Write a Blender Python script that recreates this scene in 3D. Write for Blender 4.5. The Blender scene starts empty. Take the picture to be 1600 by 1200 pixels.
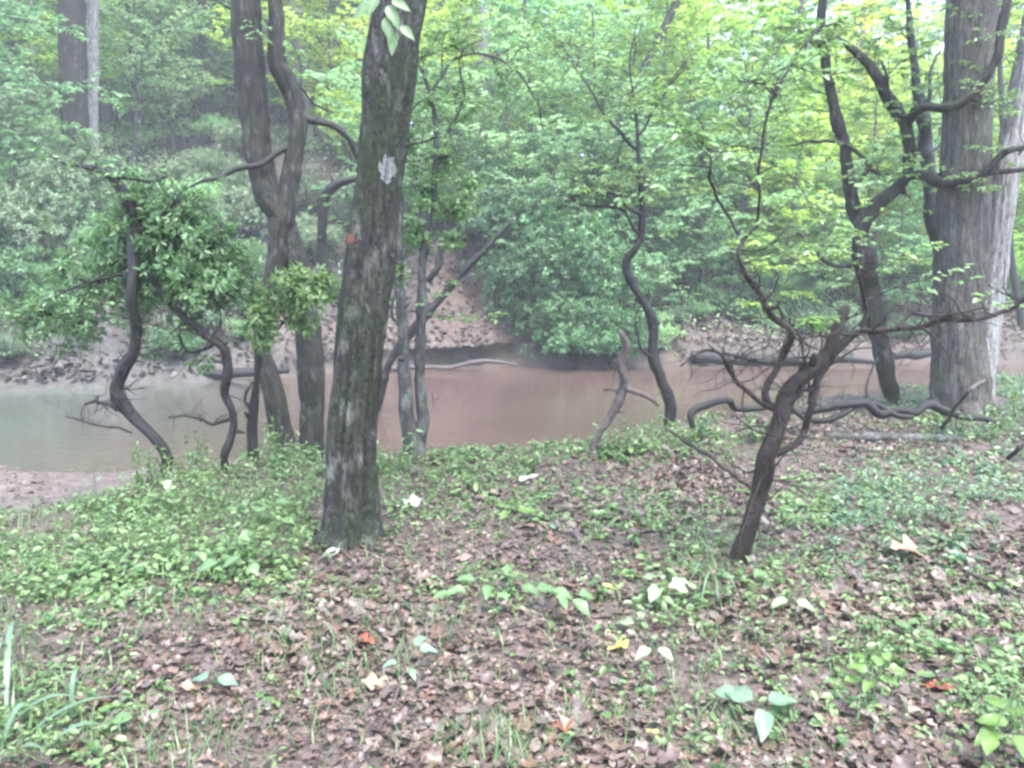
import bpy, math, random
import numpy as np
from mathutils import Vector

# ------------------------------------------------------------------ scene
sc = bpy.context.scene
C = sc.collection
RNG = np.random.default_rng(7)
FPX, PITCH, CAMZ = 1220.0, math.radians(8.0), 1.6
cp, sp = math.cos(PITCH), math.sin(PITCH)

def W(px, py, d):
    """photo pixel (1600x1200) at horizontal distance d -> world point"""
    u, v = (px-800)/FPX, (600-py)/FPX
    dx, dy, dz = u, cp + v*sp, -sp + v*cp
    t = d/dy
    return np.array([dx*t, d, CAMZ + dz*t])

# ------------------------------------------------------------------ numpy noise
def _hash(ix, iy, iz, seed):
    h = (ix*374761393 + iy*668265263 + iz*2147483647*3 + seed*974711) & 0xffffffff
    h = ((h ^ (h >> 13))*1274126177) & 0xffffffff
    return ((h ^ (h >> 16)) & 0xffff)/65535.0

def vnoise(p, seed=0):
    p = np.asarray(p, float)
    i = np.floor(p).astype(np.int64); f = p - i
    f = f*f*(3-2*f)
    r = 0
    for dx in (0, 1):
        for dy in (0, 1):
            for dz in (0, 1):
                w = (f[..., 0] if dx else 1-f[..., 0])*(f[..., 1] if dy else 1-f[..., 1])*(f[..., 2] if dz else 1-f[..., 2])
                r = r + w*_hash(i[..., 0]+dx, i[..., 1]+dy, i[..., 2]+dz, seed)
    return r*2-1

def fbm(p, seed=0, o=3):
    p = np.asarray(p, float); r = 0; a = 1
    for k in range(o):
        r = r + a*vnoise(p*(2**k), seed+k); a *= .5
    return r

def xy(x, y, s):
    x, y = np.broadcast_arrays(np.asarray(x, float), np.asarray(y, float))
    return np.stack([x*s, y*s, np.zeros_like(x)], -1)

def sst(a, b, x):
    t = np.clip((x-a)/(b-a), 0, 1); return t*t*(3-2*t)

# ------------------------------------------------------------------ terrain
ZW = -0.75
EX = [-60, -12, -5, -3.7, -3.2, -2.8, -2.5, -1.9, -1, 0, 1, 2.2, 3.5, 5, 7, 12, 60]
EY = [4.0, 4.1, 4.3, 4.5, 4.9, 5.6, 6.2, 6.6, 6.8, 6.9, 7.2, 8.5, 9.2, 10.0, 11.0, 12.0, 12.5]
FX = [-60, -14, -9, -7, -4, -1.6, 0, 3, 6.7, 12, 60]
FY = [15.0, 15.2, 15.9, 17.6, 19.2, 19.8, 20.0, 20.2, 20.8, 21.5, 22]
SX = [-60, -10, -3, 0, 3, 8, 20, 60]
SL = [.62, .62, .62, .58, .40, .26, .22, .22]
HX = [-60, -8, 0, 6, 15, 60]
HH = [13, 13, 11, 7, 5, 5]

def ye(x): return np.interp(x, EX, EY) + .22*vnoise(xy(x, np.zeros_like(x), 1.3), 5)
def yf(x): return np.interp(x, FX, FY) + .5*vnoise(xy(x, np.zeros_like(x), .45), 6) + .22*vnoise(xy(x, np.zeros_like(x), 1.7), 8)

def ground(x, y):
    x = np.asarray(x, float); y = np.asarray(y, float)
    x, y = np.broadcast_arrays(x, y)
    e, f = ye(x), yf(x)
    near = .05*fbm(xy(x, y, .8), 11) + .018*fbm(xy(x, y, 5), 12, 2) + .03*np.clip(x-2, 0, 6)*sst(4, 9, y)
    # river side of the near bank: steep drop in the middle, a sand shelf on the left
    sand = sst(-2.5, -3.1, x)
    drop_w = .9*(1-sand) + 2.0*sand
    k = sst(0, 1, (y-e)/drop_w)
    shelf = -.50 - .042*np.clip((y-e-1.4), 0, 4.4) - .8*sst(4.3, 6.3, y-e)
    low = -1.5*(1-sand) + shelf*sand
    zn = near*(1-k) + (low + .012*fbm(xy(x, y, 3), 14, 2))*k
    # far bank
    t = y - f
    mud = sst(-5.5, -7.5, x)
    ledge = (.38 + .22*vnoise(xy(x, y*0, .55), 23))*(1-mud) + .10*mud
    zb = ZW - .7 + .7*sst(-1.6, 0, t) + .1*sst(-.3, .1, t) + ledge*sst(.0, .22, t) + mud*.45*sst(.9, 1.25, t+.25*vnoise(xy(x, y, 1.1), 19))
    s = np.interp(x, SX, SL); H = np.interp(x, HX, HH)
    raw = s*np.clip(t-.3, 0, None)
    scar = np.exp(-((x+1.6)/1.6)**2)*.5*sst(.2, 2.0, t)*sst(7, 3, t)
    hill = H*(1-np.exp(-raw/H)) + scar
    hill = hill + sst(.5, 3, t)*(.14*fbm(xy(x, y, .5), 15) + .5*fbm(xy(x, y, .12), 16, 2)) + sst(.2, .6, t)*.10*fbm(xy(x, y, 2.0), 17)
    zf = zb + hill
    m = sst(2.6, 0.2, f-y)
    return np.where(y < (e+f)/2, np.maximum(zn, -1.5), zf*m + (-1.5)*(1-m))

def lip_shift(X, Y):
    """how far the lip of the far bank leans out over the water"""
    T = Y - yf(X)
    under = sst(-8.5, -6.5, X)*sst(9, 7, X)*np.clip(.25+.6*vnoise(xy(X, Y*0, .5), 77)+.7*np.exp(-((X+1.4)/1.3)**2), 0, 1)*(1-.7*np.exp(-((X-2)/1.2)**2))
    return .75*under*sst(.08, .28, T)*sst(2.2, .3, T)

def g1(x, y): return float(ground(np.array([x]), np.array([y]))[0])

def hit(px, py, dmin=1.4, dmax=70):
    d = np.concatenate([np.arange(dmin, 14, .02), np.arange(14, dmax, .08)])
    u, v = (px-800)/FPX, (600-py)/FPX
    t = d/(cp+v*sp)
    z = CAMZ + (-sp+v*cp)*t; x = u*t
    b = np.nonzero(z < np.maximum(ground(x, d), -9))[0]
    return float(d[b[0]]) if len(b) else dmax

# ------------------------------------------------------------------ mesh building
exec_rng = lambda s: np.random.default_rng(s)

class MB:
    def __init__(s): s.V = []; s.F3 = []; s.F4 = []; s.n = 0; s.A = []; s.hasA = False
    def add(s, V, F, a=None):
        V = np.asarray(V, float); F = np.asarray(F, np.int64)
        (s.F3 if F.shape[1] == 3 else s.F4).append(F + s.n)
        s.V.append(V)
        if a is not None: s.hasA = True
        s.A.append(np.zeros(len(V)) if a is None else np.asarray(a, float))
        s.n += len(V)
    def mesh(s, name, off=(0, 0, 0), smooth=True):
        V = np.concatenate(s.V) - np.asarray(off)
        me = bpy.data.meshes.new(name)
        f4 = np.concatenate(s.F4) if s.F4 else np.zeros((0, 4), np.int64)
        f3 = np.concatenate(s.F3) if s.F3 else np.zeros((0, 3), np.int64)
        me.vertices.add(len(V)); me.vertices.foreach_set('co', V.astype(np.float32).ravel())
        li = np.concatenate([f4.ravel(), f3.ravel()]).astype(np.int32)
        me.loops.add(len(li)); me.loops.foreach_set('vertex_index', li)
        st = np.concatenate([np.arange(len(f4))*4, len(f4)*4 + np.arange(len(f3))*3]).astype(np.int32)
        me.polygons.add(len(st)); me.polygons.foreach_set('loop_start', st)
        if s.hasA:
            at = me.attributes.new('rib', 'FLOAT', 'POINT')
            at.data.foreach_set('value', np.concatenate(s.A).astype(np.float32))
        me.update(calc_edges=True)
        if smooth: me.polygons.foreach_set('use_smooth', np.ones(len(st), bool))
        return me

def link(name, me, mat, parent=None, loc=None):
    o = bpy.data.objects.new(name, me); C.objects.link(o)
    if me is not None and mat is not None and not me.materials: me.materials.append(mat)
    if parent is not None: o.parent = parent
    if loc is not None: o.location = loc
    return o

def tag(o, label, cat, group=None):
    o['label'] = label; o['category'] = cat
    if group: o['group'] = group
    return o

def thing(name, label, cat, loc, group=None):
    o = bpy.data.objects.new(name, None); C.objects.link(o)
    o.location = loc; o.empty_display_size = .1
    return tag(o, label, cat, group)

def part(name, mb, mat, root, smooth=True):
    return link(name, mb.mesh(name, tuple(root.location), smooth), mat, root)

def single(name, mb, mat, label, cat, group=None, smooth=True):
    V = np.concatenate(mb.V); c = V.mean(0); c[2] = V[:, 2].min()
    o = link(name, mb.mesh(name, c, smooth), mat, None, tuple(c))
    return tag(o, label, cat, group)

def stuff(name, mb, mat, label, cat, smooth=True):
    o = link(name, mb.mesh(name, (0, 0, 0), smooth), mat)
    o['kind'] = 'stuff'; o['label'] = label; o['category'] = cat
    return o

def norm(v): return v/np.maximum(np.linalg.norm(v, axis=-1, keepdims=True), 1e-9)

def spline(P, R, step):
    P = np.asarray(P, float); R = np.asarray(R, float)
    if len(P) == 2:
        n = max(2, int(np.linalg.norm(P[1]-P[0])/step)+1); t = np.linspace(0, 1, n)[:, None]
        return P[0]*(1-t)+P[1]*t, (R[0]*(1-t)+R[1]*t)[:, 0]
    Q = np.vstack([2*P[0]-P[1], P, 2*P[-1]-P[-2]]); S = np.concatenate([[R[0]], R, [R[-1]]])
    oP, oR = [], []
    for i in range(1, len(Q)-2):
        L = np.linalg.norm(Q[i+1]-Q[i]); n = max(1, int(round(L/step)))
        t = (np.arange(n)/n)[:, None]
        a, b, c, d = Q[i-1], Q[i], Q[i+1], Q[i+2]
        oP.append(.5*(2*b + (c-a)*t + (2*a-5*b+4*c-d)*t**2 + (-a+3*b-3*c+d)*t**3))
        tt = t[:, 0]*t[:, 0]*(3-2*t[:, 0])
        oR.append(S[i]*(1-tt) + S[i+1]*tt)
    oP.append(Q[-2][None]); oR.append(np.array([S[-2]]))
    return np.vstack(oP), np.concatenate(oR)

def tube(mb, P, R, seg=10, step=.05, rough=0., ridge=8., along=2., seed=0, lump=0., jitter=0., knot=0.):
    P, R = spline(P, R, step)
    n = len(P)
    if jitter:
        ar = np.arange(n)*step
        for k in range(3):
            P[:, k] += jitter*fbm(np.stack([ar*3.1, ar*0+k*7.7, ar*0+seed], -1), seed+k)*sst(0, 3, np.arange(n))
    T = norm(np.gradient(P, axis=0))
    a = np.array([1., 0, 0]) if abs(T[0][0]) < .8 else np.array([0, 1., 0])
    U = np.zeros_like(P); u = a
    for i in range(n):
        u = u - T[i]*np.dot(u, T[i]); u = u/np.linalg.norm(u); U[i] = u
    Vv = np.cross(T, U)
    if knot:
        ar = np.arange(n)*step
        R = R*(1 + knot*fbm(np.stack([ar*4.5, ar*0+seed*1.7, ar*0], -1), seed+71, 3))
    th = np.arange(seg)/seg*2*math.pi
    ct, st_ = np.cos(th), np.sin(th)
    rr = np.repeat(R[:, None], seg, 1)
    if rough or lump:
        s = np.arange(n)*step
        q = np.stack([np.repeat(ct[None]*ridge, n, 0), np.repeat(st_[None]*ridge, n, 0), np.repeat((s*along)[:, None], seg, 1)], -1)
        rr = rr*(1 + rough*fbm(q, seed+31) + lump*fbm(q*np.array([.16, .16, .9]), seed+57, 2))
    V = P[:, None] + rr[..., None]*(U[:, None]*ct[None, :, None] + Vv[:, None]*st_[None, :, None])
    V = V.reshape(-1, 3)
    i = np.arange(n-1)[:, None]*seg; j = np.arange(seg)[None]; j2 = (j+1) % seg
    F = np.stack([i+j, i+j2, i+seg+j2, i+seg+j], -1).reshape(-1, 4)
    V = np.vstack([V, P[-1]+T[-1]*R[-1]*.6])
    b = (n-1)*seg
    cap = np.stack([b+np.arange(seg), b+(np.arange(seg)+1) % seg, np.full(seg, n*seg)], -1)
    base = mb.n
    mb.add(V, F)
    mb.F3.append(cap + base)
    return P, R

def leaves(mb, P, D, N, L, Wd, fold=.25, droop=.12, rng=RNG):
    P = np.asarray(P); D = norm(np.asarray(D)); N = np.asarray(N)
    N = norm(N - D*np.sum(N*D, -1, keepdims=True)); S = np.cross(D, N)
    L = np.asarray(L)[:, None]; Wd = np.asarray(Wd)[:, None]
    up = N*fold*Wd
    base = P; tip = P + D*L - N*L*droop
    l1 = P + D*L*.28 - S*Wd*.42 + up*.8; r1 = P + D*L*.28 + S*Wd*.42 + up*.8
    l2 = P + D*L*.66 - S*Wd*.40 + up*.7 - N*L*droop*.35; r2 = P + D*L*.66 + S*Wd*.40 + up*.7 - N*L*droop*.35
    V = np.stack([base, l1, l2, tip, r2, r1], 1).reshape(-1, 3)
    i = np.arange(len(P))[:, None]*6
    F = np.concatenate([i+np.array([[0, 3, 2, 1]]), i+np.array([[0, 5, 4, 3]])])
    mb.add(V, F)

GR = {}
def bigleaves(mb, P, D, N, L, Wd, rng, droop=.25, fold=.2, wave=.06, shape='ovate', nt=9):
    """finely meshed leaves with an outline, midrib and curl"""
    nc = 5
    t = np.linspace(0, 1, nt); c = np.linspace(-1, 1, nc)
    if shape == 'ovate': w = np.sin(np.pi*t**.75)**.8*(1-.25*t)
    elif shape == 'lobed': w = np.sin(np.pi*t**.8)**.6*(.72+.38*np.cos(t*np.pi*2*2.9+.5))
    else: w = np.sin(np.pi*t**.9)**.9
    w = np.maximum(w, .03); w[-1] = .01
    n = len(P)
    D = norm(np.asarray(D)); N = norm(N - D*np.sum(N*D, -1, keepdims=True)); S = np.cross(D, N)
    L = np.asarray(L)[:, None, None]; Wd = np.asarray(Wd)[:, None, None]
    T = t[None, :, None]*np.ones((n, 1, nc)); CC = c[None, None]*np.ones((n, nt, 1))
    ww = w[None, :, None]
    ph = rng.uniform(0, 6, (n, 1, 1))
    edge = 1 + rng.normal(0, .05, (n, nt, nc))
    x = CC*ww*Wd*.5*edge
    y = T*L
    z = fold*np.abs(CC)*ww*Wd*.5 - droop*L*T**2 + wave*Wd*np.sin(T*9+ph+CC*1.5)*np.abs(CC)
    V = np.asarray(P)[:, None, None] + S[:, None, None]*x[..., None] + D[:, None, None]*y[..., None] + N[:, None, None]*z[..., None]
    rib = (1-np.abs(CC))*np.ones_like(T)
    side = .5+.5*np.cos((T*7.0 - np.abs(CC)*1.3)*6.28)
    a = np.clip(rib**3, 0, 1)*.8 + .2*side*(np.abs(CC) > .1)
    i = np.arange(nt-1)[:, None]*nc; j = np.arange(nc-1)[None]
    f = np.stack([i+j, i+j+1, i+nc+j+1, i+nc+j], -1).reshape(-1, 4)
    F = (np.arange(n)[:, None, None]*(nt*nc) + f[None]).reshape(-1, 4)
    mb.add(V.reshape(-1, 3), F, a.reshape(-1))

def rdir(rng, n, up=0.): 
    v = rng.normal(size=(n, 3)); v[:, 2] += up; return norm(v)

# ------------------------------------------------------------------ materials
def newmat(name):
    m = bpy.data.materials.new(name); m.use_nodes = True
    nt = m.node_tree; nt.nodes.clear()
    return m, nt, nt.nodes, nt.links

def ramp(nd, cols, interp='LINEAR'):
    r = nd.new('ShaderNodeValToRGB'); e = r.color_ramp.elements
    r.color_ramp.interpolation = interp
    while len(e) < len(cols): e.new(.5)
    for k, (p, c) in enumerate(cols):
        e[k].position = p; e[k].color = (*c, 1)
    return r

def leaf_mat(name, cols, trans=.4, rough=.38, hue=.03, val=.35, ribcol=None, spots=None, spec=.5):
    m, nt, nd, lk = newmat(name)
    out = nd.new('ShaderNodeOutputMaterial'); g = nd.new('ShaderNodeNewGeometry'); oi = nd.new('ShaderNodeObjectInfo')
    r = ramp(nd, [(k/(len(cols)-1), c) for k, c in enumerate(cols)])
    lk.new(g.outputs['Random Per Island'], r.inputs[0])
    hs = nd.new('ShaderNodeHueSaturation')
    mr = nd.new('ShaderNodeMapRange'); mr.inputs['To Min'].default_value = .5-hue; mr.inputs['To Max'].default_value = .5+hue
    mv = nd.new('ShaderNodeMapRange'); mv.inputs['To Min'].default_value = 1-val; mv.inputs['To Max'].default_value = 1+val
    lk.new(oi.outputs['Random'], mr.inputs[0]); lk.new(mr.outputs[0], hs.inputs['Hue'])
    mu = nd.new('ShaderNodeMath'); mu.operation = 'MULTIPLY_ADD'; mu.inputs[1].default_value = 13.37; mu.inputs[2].default_value = .3
    fr = nd.new('ShaderNodeMath'); fr.operation = 'FRACT'
    lk.new(oi.outputs['Random'], mu.inputs[0]); lk.new(mu.outputs[0], fr.inputs[0]); lk.new(fr.outputs[0], mv.inputs[0])
    lk.new(mv.outputs[0], hs.inputs['Value']); lk.new(r.outputs[0], hs.inputs['Color'])
    col = hs.outputs[0]
    tc = nd.new('ShaderNodeTexCoord')
    no = nd.new('ShaderNodeTexNoise'); no.inputs['Scale'].default_value = 45; no.inputs['Detail'].default_value = 4
    lk.new(tc.outputs['Object'], no.inputs['Vector'])
    mx = nd.new('ShaderNodeMix'); mx.data_type = 'RGBA'; mx.blend_type = 'MULTIPLY'; mx.inputs[0].default_value = .5
    rr = ramp(nd, [(.3, (.55, .55, .5)), (.7, (1.2, 1.2, 1.15))]); lk.new(no.outputs[0], rr.inputs[0])
    lk.new(col, mx.inputs[6]); lk.new(rr.outputs[0], mx.inputs[7]); col = mx.outputs[2]
    if ribcol:
        at = nd.new('ShaderNodeAttribute'); at.attribute_name = 'rib'
        m2 = nd.new('ShaderNodeMix'); m2.data_type = 'RGBA'; m2.inputs[7].default_value = (*ribcol, 1)
        sc_ = nd.new('ShaderNodeMath'); sc_.operation = 'MULTIPLY'; sc_.inputs[1].default_value = .6
        lk.new(at.outputs['Fac'], sc_.inputs[0]); lk.new(sc_.outputs[0], m2.inputs[0]); lk.new(col, m2.inputs[6]); col = m2.outputs[2]
    if spots:
        n2 = nd.new('ShaderNodeTexNoise'); n2.inputs['Scale'].default_value = 70; n2.inputs['Detail'].default_value = 2
        lk.new(tc.outputs['Object'], n2.inputs['Vector'])
        r2 = ramp(nd, [(.62, (0, 0, 0)), (.68, (1, 1, 1))]); lk.new(n2.outputs[0], r2.inputs[0])
        m3 = nd.new('ShaderNodeMix'); m3.data_type = 'RGBA'; m3.inputs[7].default_value = (*spots, 1)
        lk.new(r2.outputs[0], m3.inputs[0]); lk.new(col, m3.inputs[6]); col = m3.outputs[2]
    p = nd.new('ShaderNodeBsdfPrincipled'); p.inputs['Roughness'].default_value = rough
    p.inputs['Specular IOR Level'].default_value = spec
    lk.new(col, p.inputs['Base Color'])
    if trans > 0:
        t = nd.new('ShaderNodeBsdfTranslucent')
        h2 = nd.new('ShaderNodeHueSaturation'); h2.inputs['Hue'].default_value = .485; h2.inputs['Saturation'].default_value = 1.1; h2.inputs['Value'].default_value = 1.5
        lk.new(col, h2.inputs['Color']); lk.new(h2.outputs[0], t.inputs['Color'])
        ms = nd.new('ShaderNodeMixShader'); ms.inputs[0].default_value = trans
        lk.new(p.outputs[0], ms.inputs[1]); lk.new(t.outputs[0], ms.inputs[2]); lk.new(ms.outputs[0], out.inputs[0])
    else:
        lk.new(p.outputs[0], out.inputs[0])
    return m

def bark_mat(name, dark, mid, light, moss=None, mossamt=.5, lichen=None, licamt=.6, sc_=(26, 26, 5), bump=.5, rough=.75, mossz=None, fine=60):
    m, nt, nd, lk = newmat(name)
    out = nd.new('ShaderNodeOutputMaterial'); tc = nd.new('ShaderNodeTexCoord')
    mp = nd.new('ShaderNodeMapping'); mp.inputs['Scale'].default_value = sc_
    lk.new(tc.outputs['Object'], mp.inputs[0])
    n1 = nd.new('ShaderNodeTexNoise'); n1.inputs['Scale'].default_value = 1; n1.inputs['Detail'].default_value = 6; n1.inputs['Roughness'].default_value = .65
    n1.inputs['Distortion'].default_value = .8
    lk.new(mp.outputs[0], n1.inputs['Vector'])
    r = ramp(nd, [(.28, dark), (.5, mid), (.74, light)]); lk.new(n1.outputs[0], r.inputs[0]); col = r.outputs[0]
    def over(scale, lo, hi, c, detail=5, zmask=None, str_=1., stretch=(1, 1, 1)):
        nonlocal col
        mp2 = nd.new('ShaderNodeMapping'); mp2.inputs['Scale'].default_value = stretch; lk.new(tc.outputs['Object'], mp2.inputs[0])
        n = nd.new('ShaderNodeTexNoise'); n.inputs['Scale'].default_value = scale; n.inputs['Detail'].default_value = detail; n.inputs['Roughness'].default_value = .65
        lk.new(mp2.outputs[0], n.inputs['Vector'])
        rr = ramp(nd, [(lo, (0, 0, 0)), (hi, (str_, str_, str_))]); lk.new(n.outputs[0], rr.inputs[0])
        f = rr.outputs[0]
        if zmask is not None:
            sx = nd.new('ShaderNodeSeparateXYZ'); lk.new(tc.outputs['Object'], sx.inputs[0])
            mr = nd.new('ShaderNodeMapRange'); mr.inputs['From Min'].default_value = zmask[1]; mr.inputs['From Max'].default_value = zmask[2]
            lk.new(sx.outputs[zmask[0]], mr.inputs[0])
            mm = nd.new('ShaderNodeMath'); mm.operation = 'MULTIPLY'; lk.new(f, mm.inputs[0]); lk.new(mr.outputs[0], mm.inputs[1]); f = mm.outputs[0]
        mx = nd.new('ShaderNodeMix'); mx.data_type = 'RGBA'; mx.inputs[7].default_value = (*c, 1)
        lk.new(f, mx.inputs[0]); lk.new(col, mx.inputs[6]); col = mx.outputs[2]
    if lichen: over(9, licamt-.04, licamt+.06, lichen, 7, None, .8, (1, 1, .45))
    if moss: over(5, mossamt-.08, mossamt+.12, moss, 6, mossz, .9, (1, 1, .5))
    n3 = nd.new('ShaderNodeTexNoise'); n3.inputs['Scale'].default_value = fine; n3.inputs['Detail'].default_value = 4
    lk.new(tc.outputs['Object'], n3.inputs['Vector'])
    mx = nd.new('ShaderNodeMix'); mx.data_type = 'RGBA'; mx.blend_type = 'MULTIPLY'; mx.inputs[0].default_value = .6
    r3 = ramp(nd, [(.3, (.5, .5, .5)), (.7, (1.25, 1.25, 1.25))]); lk.new(n3.outputs[0], r3.inputs[0])
    lk.new(col, mx.inputs[6]); lk.new(r3.outputs[0], mx.inputs[7]); col = mx.outputs[2]
    # long dark fissures between the bark ridges
    mpf = nd.new('ShaderNodeMapping'); mpf.inputs['Scale'].default_value = tuple(1.5*q for q in sc_); lk.new(tc.outputs['Object'], mpf.inputs[0])
    nf = nd.new('ShaderNodeTexNoise'); nf.inputs['Scale'].default_value = 1; nf.inputs['Detail'].default_value = 3; nf.inputs['Distortion'].default_value = 1.2
    lk.new(mpf.outputs[0], nf.inputs['Vector'])
    rf = ramp(nd, [(.40, (.28, .27, .26)), (.50, (1, 1, 1)), (.70, (1.5, 1.5, 1.5))]); lk.new(nf.outputs[0], rf.inputs[0])
    mf = nd.new('ShaderNodeMix'); mf.data_type = 'RGBA'; mf.blend_type = 'MULTIPLY'; mf.inputs[0].default_value = .7
    lk.new(col, mf.inputs[6]); lk.new(rf.outputs[0], mf.inputs[7]); col = mf.outputs[2]
    p = nd.new('ShaderNodeBsdfPrincipled'); p.inputs['Roughness'].default_value = rough; p.inputs['Specular IOR Level'].default_value = .35
    lk.new(col, p.inputs['Base Color'])
    ad = nd.new('ShaderNodeMath'); ad.operation = 'MULTIPLY_ADD'; ad.inputs[1].default_value = .3
    a2 = nd.new('ShaderNodeMath'); a2.operation = 'ADD'; lk.new(nf.outputs[0], a2.inputs[0]); lk.new(n1.outputs[0], a2.inputs[1])
    lk.new(n3.outputs[0], ad.inputs[0]); lk.new(a2.outputs[0], ad.inputs[2])
    b = nd.new('ShaderNodeBump'); b.inputs['Strength'].default_value = bump; b.inputs['Distance'].default_value = .02
    lk.new(ad.outputs[0], b.inputs['Height']); lk.new(b.outputs[0], p.inputs['Normal'])
    lk.new(p.outputs[0], out.inputs[0])
    return m

M = {}
M['laurel'] = leaf_mat('laurel_leaf', [(.045, .10, .04), (.07, .15, .055), (.10, .20, .075), (.14, .25, .10), (.18, .29, .14)], .35, .3, .01, .15)
M['laurel_far'] = leaf_mat('laurel_leaf_far', [(.05, .12, .05), (.08, .18, .07), (.13, .25, .11)], .35, .3, .015, .2)
M['bright'] = leaf_mat('bright_leaf', [(0.130, 0.260, 0.059), (0.201, 0.378, 0.083), (0.295, 0.472, 0.118), (0.401, 0.519, 0.142)], .5, .4, .02, .25)
M['yellow'] = leaf_mat('yellow_green_leaf', [(0.218, 0.363, 0.089), (0.317, 0.473, 0.114), (0.416, 0.528, 0.139), (0.495, 0.517, 0.164)], .55, .4, .02, .2)
M['mid'] = leaf_mat('mid_green_leaf', [(.10, .22, .10), (.165, .31, .145), (.23, .39, .20), (.29, .44, .24)], .5, .36, .02, .22)
M['near_green'] = leaf_mat('near_green_leaf', [(0.081, 0.149, 0.052), (0.127, 0.218, 0.075), (0.172, 0.287, 0.109), (0.230, 0.322, 0.161)], .42, .34, .01, .1)
M['grey'] = leaf_mat('grey_green_leaf', [(0.088, 0.143, 0.077), (0.143, 0.209, 0.121), (0.209, 0.297, 0.176)], .35, .32, .02, .25)
M['cover'] = leaf_mat('ground_cover_leaf', [(0.051, 0.105, 0.038), (0.091, 0.166, 0.057), (0.139, 0.227, 0.085), (0.209, 0.277, 0.126)], .35, .36, .0, .0)
M['bluecover'] = leaf_mat('blue_green_leaf', [(0.051, 0.109, 0.058), (0.083, 0.156, 0.083), (0.147, 0.220, 0.133)], .3, .3, .0, .0)
M['grass'] = leaf_mat('grass_blade', [(.05, .115, .035), (.085, .165, .055), (.13, .215, .085), (.16, .225, .11)], .4, .4, 0, 0)
M['litter'] = leaf_mat('leaf_litter', [(0.040, 0.028, 0.023), (0.076, 0.048, 0.040), (0.113, 0.072, 0.057), (0.096, 0.071, 0.064), (0.150, 0.100, 0.078), (0.066, 0.051, 0.046), (0.126, 0.094, 0.074), (0.128, 0.069, 0.046), (0.151, 0.120, 0.095), (0.128, 0.100, 0.089), (0.090, 0.060, 0.051)], .08, .4, 0, 0, spots=(0.038, 0.025, 0.021))
M['litter_far'] = leaf_mat('leaf_litter_far', [(0.006, 0.005, 0.004), (0.017, 0.011, 0.009), (0.027, 0.017, 0.013), (0.018, 0.014, 0.013), (0.042, 0.029, 0.024), (0.012, 0.008, 0.007), (0.033, 0.018, 0.012), (0.060, 0.048, 0.042)], .05, .5, 0, 0)  # far litter colours darkened in place of shade from overhanging foliage
M['seed_green'] = leaf_mat('seedling_leaf', [(0.090, 0.170, 0.066), (0.118, 0.210, 0.087)], .35, .42, .01, .12, ribcol=(0.204, 0.278, 0.143))
M['seed_blue'] = leaf_mat('pale_seedling_leaf', [(0.105, 0.178, 0.111), (0.139, 0.212, 0.139)], .3, .42, .01, .1, ribcol=(0.186, 0.253, 0.173))
M['seed_pale'] = leaf_mat('cream_green_leaf', [(0.180, 0.241, 0.133), (0.232, 0.286, 0.172)], .3, .42, .01, .1, ribcol=(0.269, 0.310, 0.209))
M['seed_lime'] = leaf_mat('lime_leaf', [(0.085, 0.174, 0.035), (0.127, 0.221, 0.051)], .4, .4, .01, .1, ribcol=(0.168, 0.243, 0.079))
M['dry_yellow'] = leaf_mat('yellow_dry_leaf', [(0.465, 0.345, 0.075), (0.525, 0.405, 0.120)], .2, .45, 0, .05, ribcol=(0.450, 0.315, 0.090))
M['dry_tan'] = leaf_mat('tan_dry_leaf', [(0.210, 0.140, 0.091), (0.252, 0.175, 0.119)], .1, .5, 0, .1, ribcol=(0.238, 0.154, 0.098))
M['dry_red'] = leaf_mat('red_dry_leaf', [(0.195, 0.060, 0.038), (0.255, 0.090, 0.053)], .1, .45, 0, .1, ribcol=(0.150, 0.053, 0.038))
M['dry_pink'] = leaf_mat('pink_dry_leaf', [(0.218, 0.142, 0.126), (0.245, 0.160, 0.144)], .1, .45, 0, .1, ribcol=(0.231, 0.143, 0.124))
M['dry_pale'] = leaf_mat('pale_underside_leaf', [(0.240, 0.274, 0.213), (0.285, 0.312, 0.251)], .2, .5, 0, .05, ribcol=(0.299, 0.312, 0.259), spots=(0.222, 0.222, 0.155))

M['bark_moss'] = bark_mat('mossy_bark', (0.007, 0.006, 0.005), (0.022, 0.020, 0.017), (0.051, 0.047, 0.041), (0.015, 0.025, 0.006), .50, (0.128, 0.128, 0.112), .555, (22, 22, 8), 1.)
M['bark_grey'] = bark_mat('grey_bark', (0.005, 0.004, 0.004), (0.019, 0.016, 0.013), (0.053, 0.047, 0.038), (.022, .030, .010), .60, (.10, .10, .085), .60, (26, 26, 3.2), 1.)
M['bark_big'] = bark_mat('ridged_grey_bark', (0.035, 0.030, 0.027), (0.077, 0.070, 0.059), (0.125, 0.114, 0.099), (0.074, 0.093, 0.046), .68, (0.147, 0.147, 0.130), .62, (34, 34, 3.5), 1.)
M['bark_dark'] = bark_mat('wet_dark_bark', (0.005, 0.003, 0.003), (0.013, 0.010, 0.009), (0.026, 0.022, 0.020), (0.025, 0.036, 0.013), .66, (0.081, 0.081, 0.071), .68, (50, 50, 9), .6, .5)
M['bark_red'] = bark_mat('wet_brown_bark', (0.008, 0.005, 0.004), (0.024, 0.014, 0.011), (0.047, 0.030, 0.025), (0.021, 0.029, 0.010), .70, (0.083, 0.079, 0.070), .68, (60, 60, 8), .8, .5)
M['bark_lichen'] = bark_mat('lichen_bark', (0.017, 0.014, 0.013), (0.044, 0.041, 0.037), (0.078, 0.074, 0.068), (0.036, 0.048, 0.018), .60, (0.132, 0.135, 0.126), .54, (40, 40, 8), .7)
M['bark_pale'] = bark_mat('pale_bark', (0.115, 0.112, 0.104), (0.187, 0.180, 0.169), (0.259, 0.252, 0.241), None, .5, None, .6, (20, 20, 4), .3)
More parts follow.
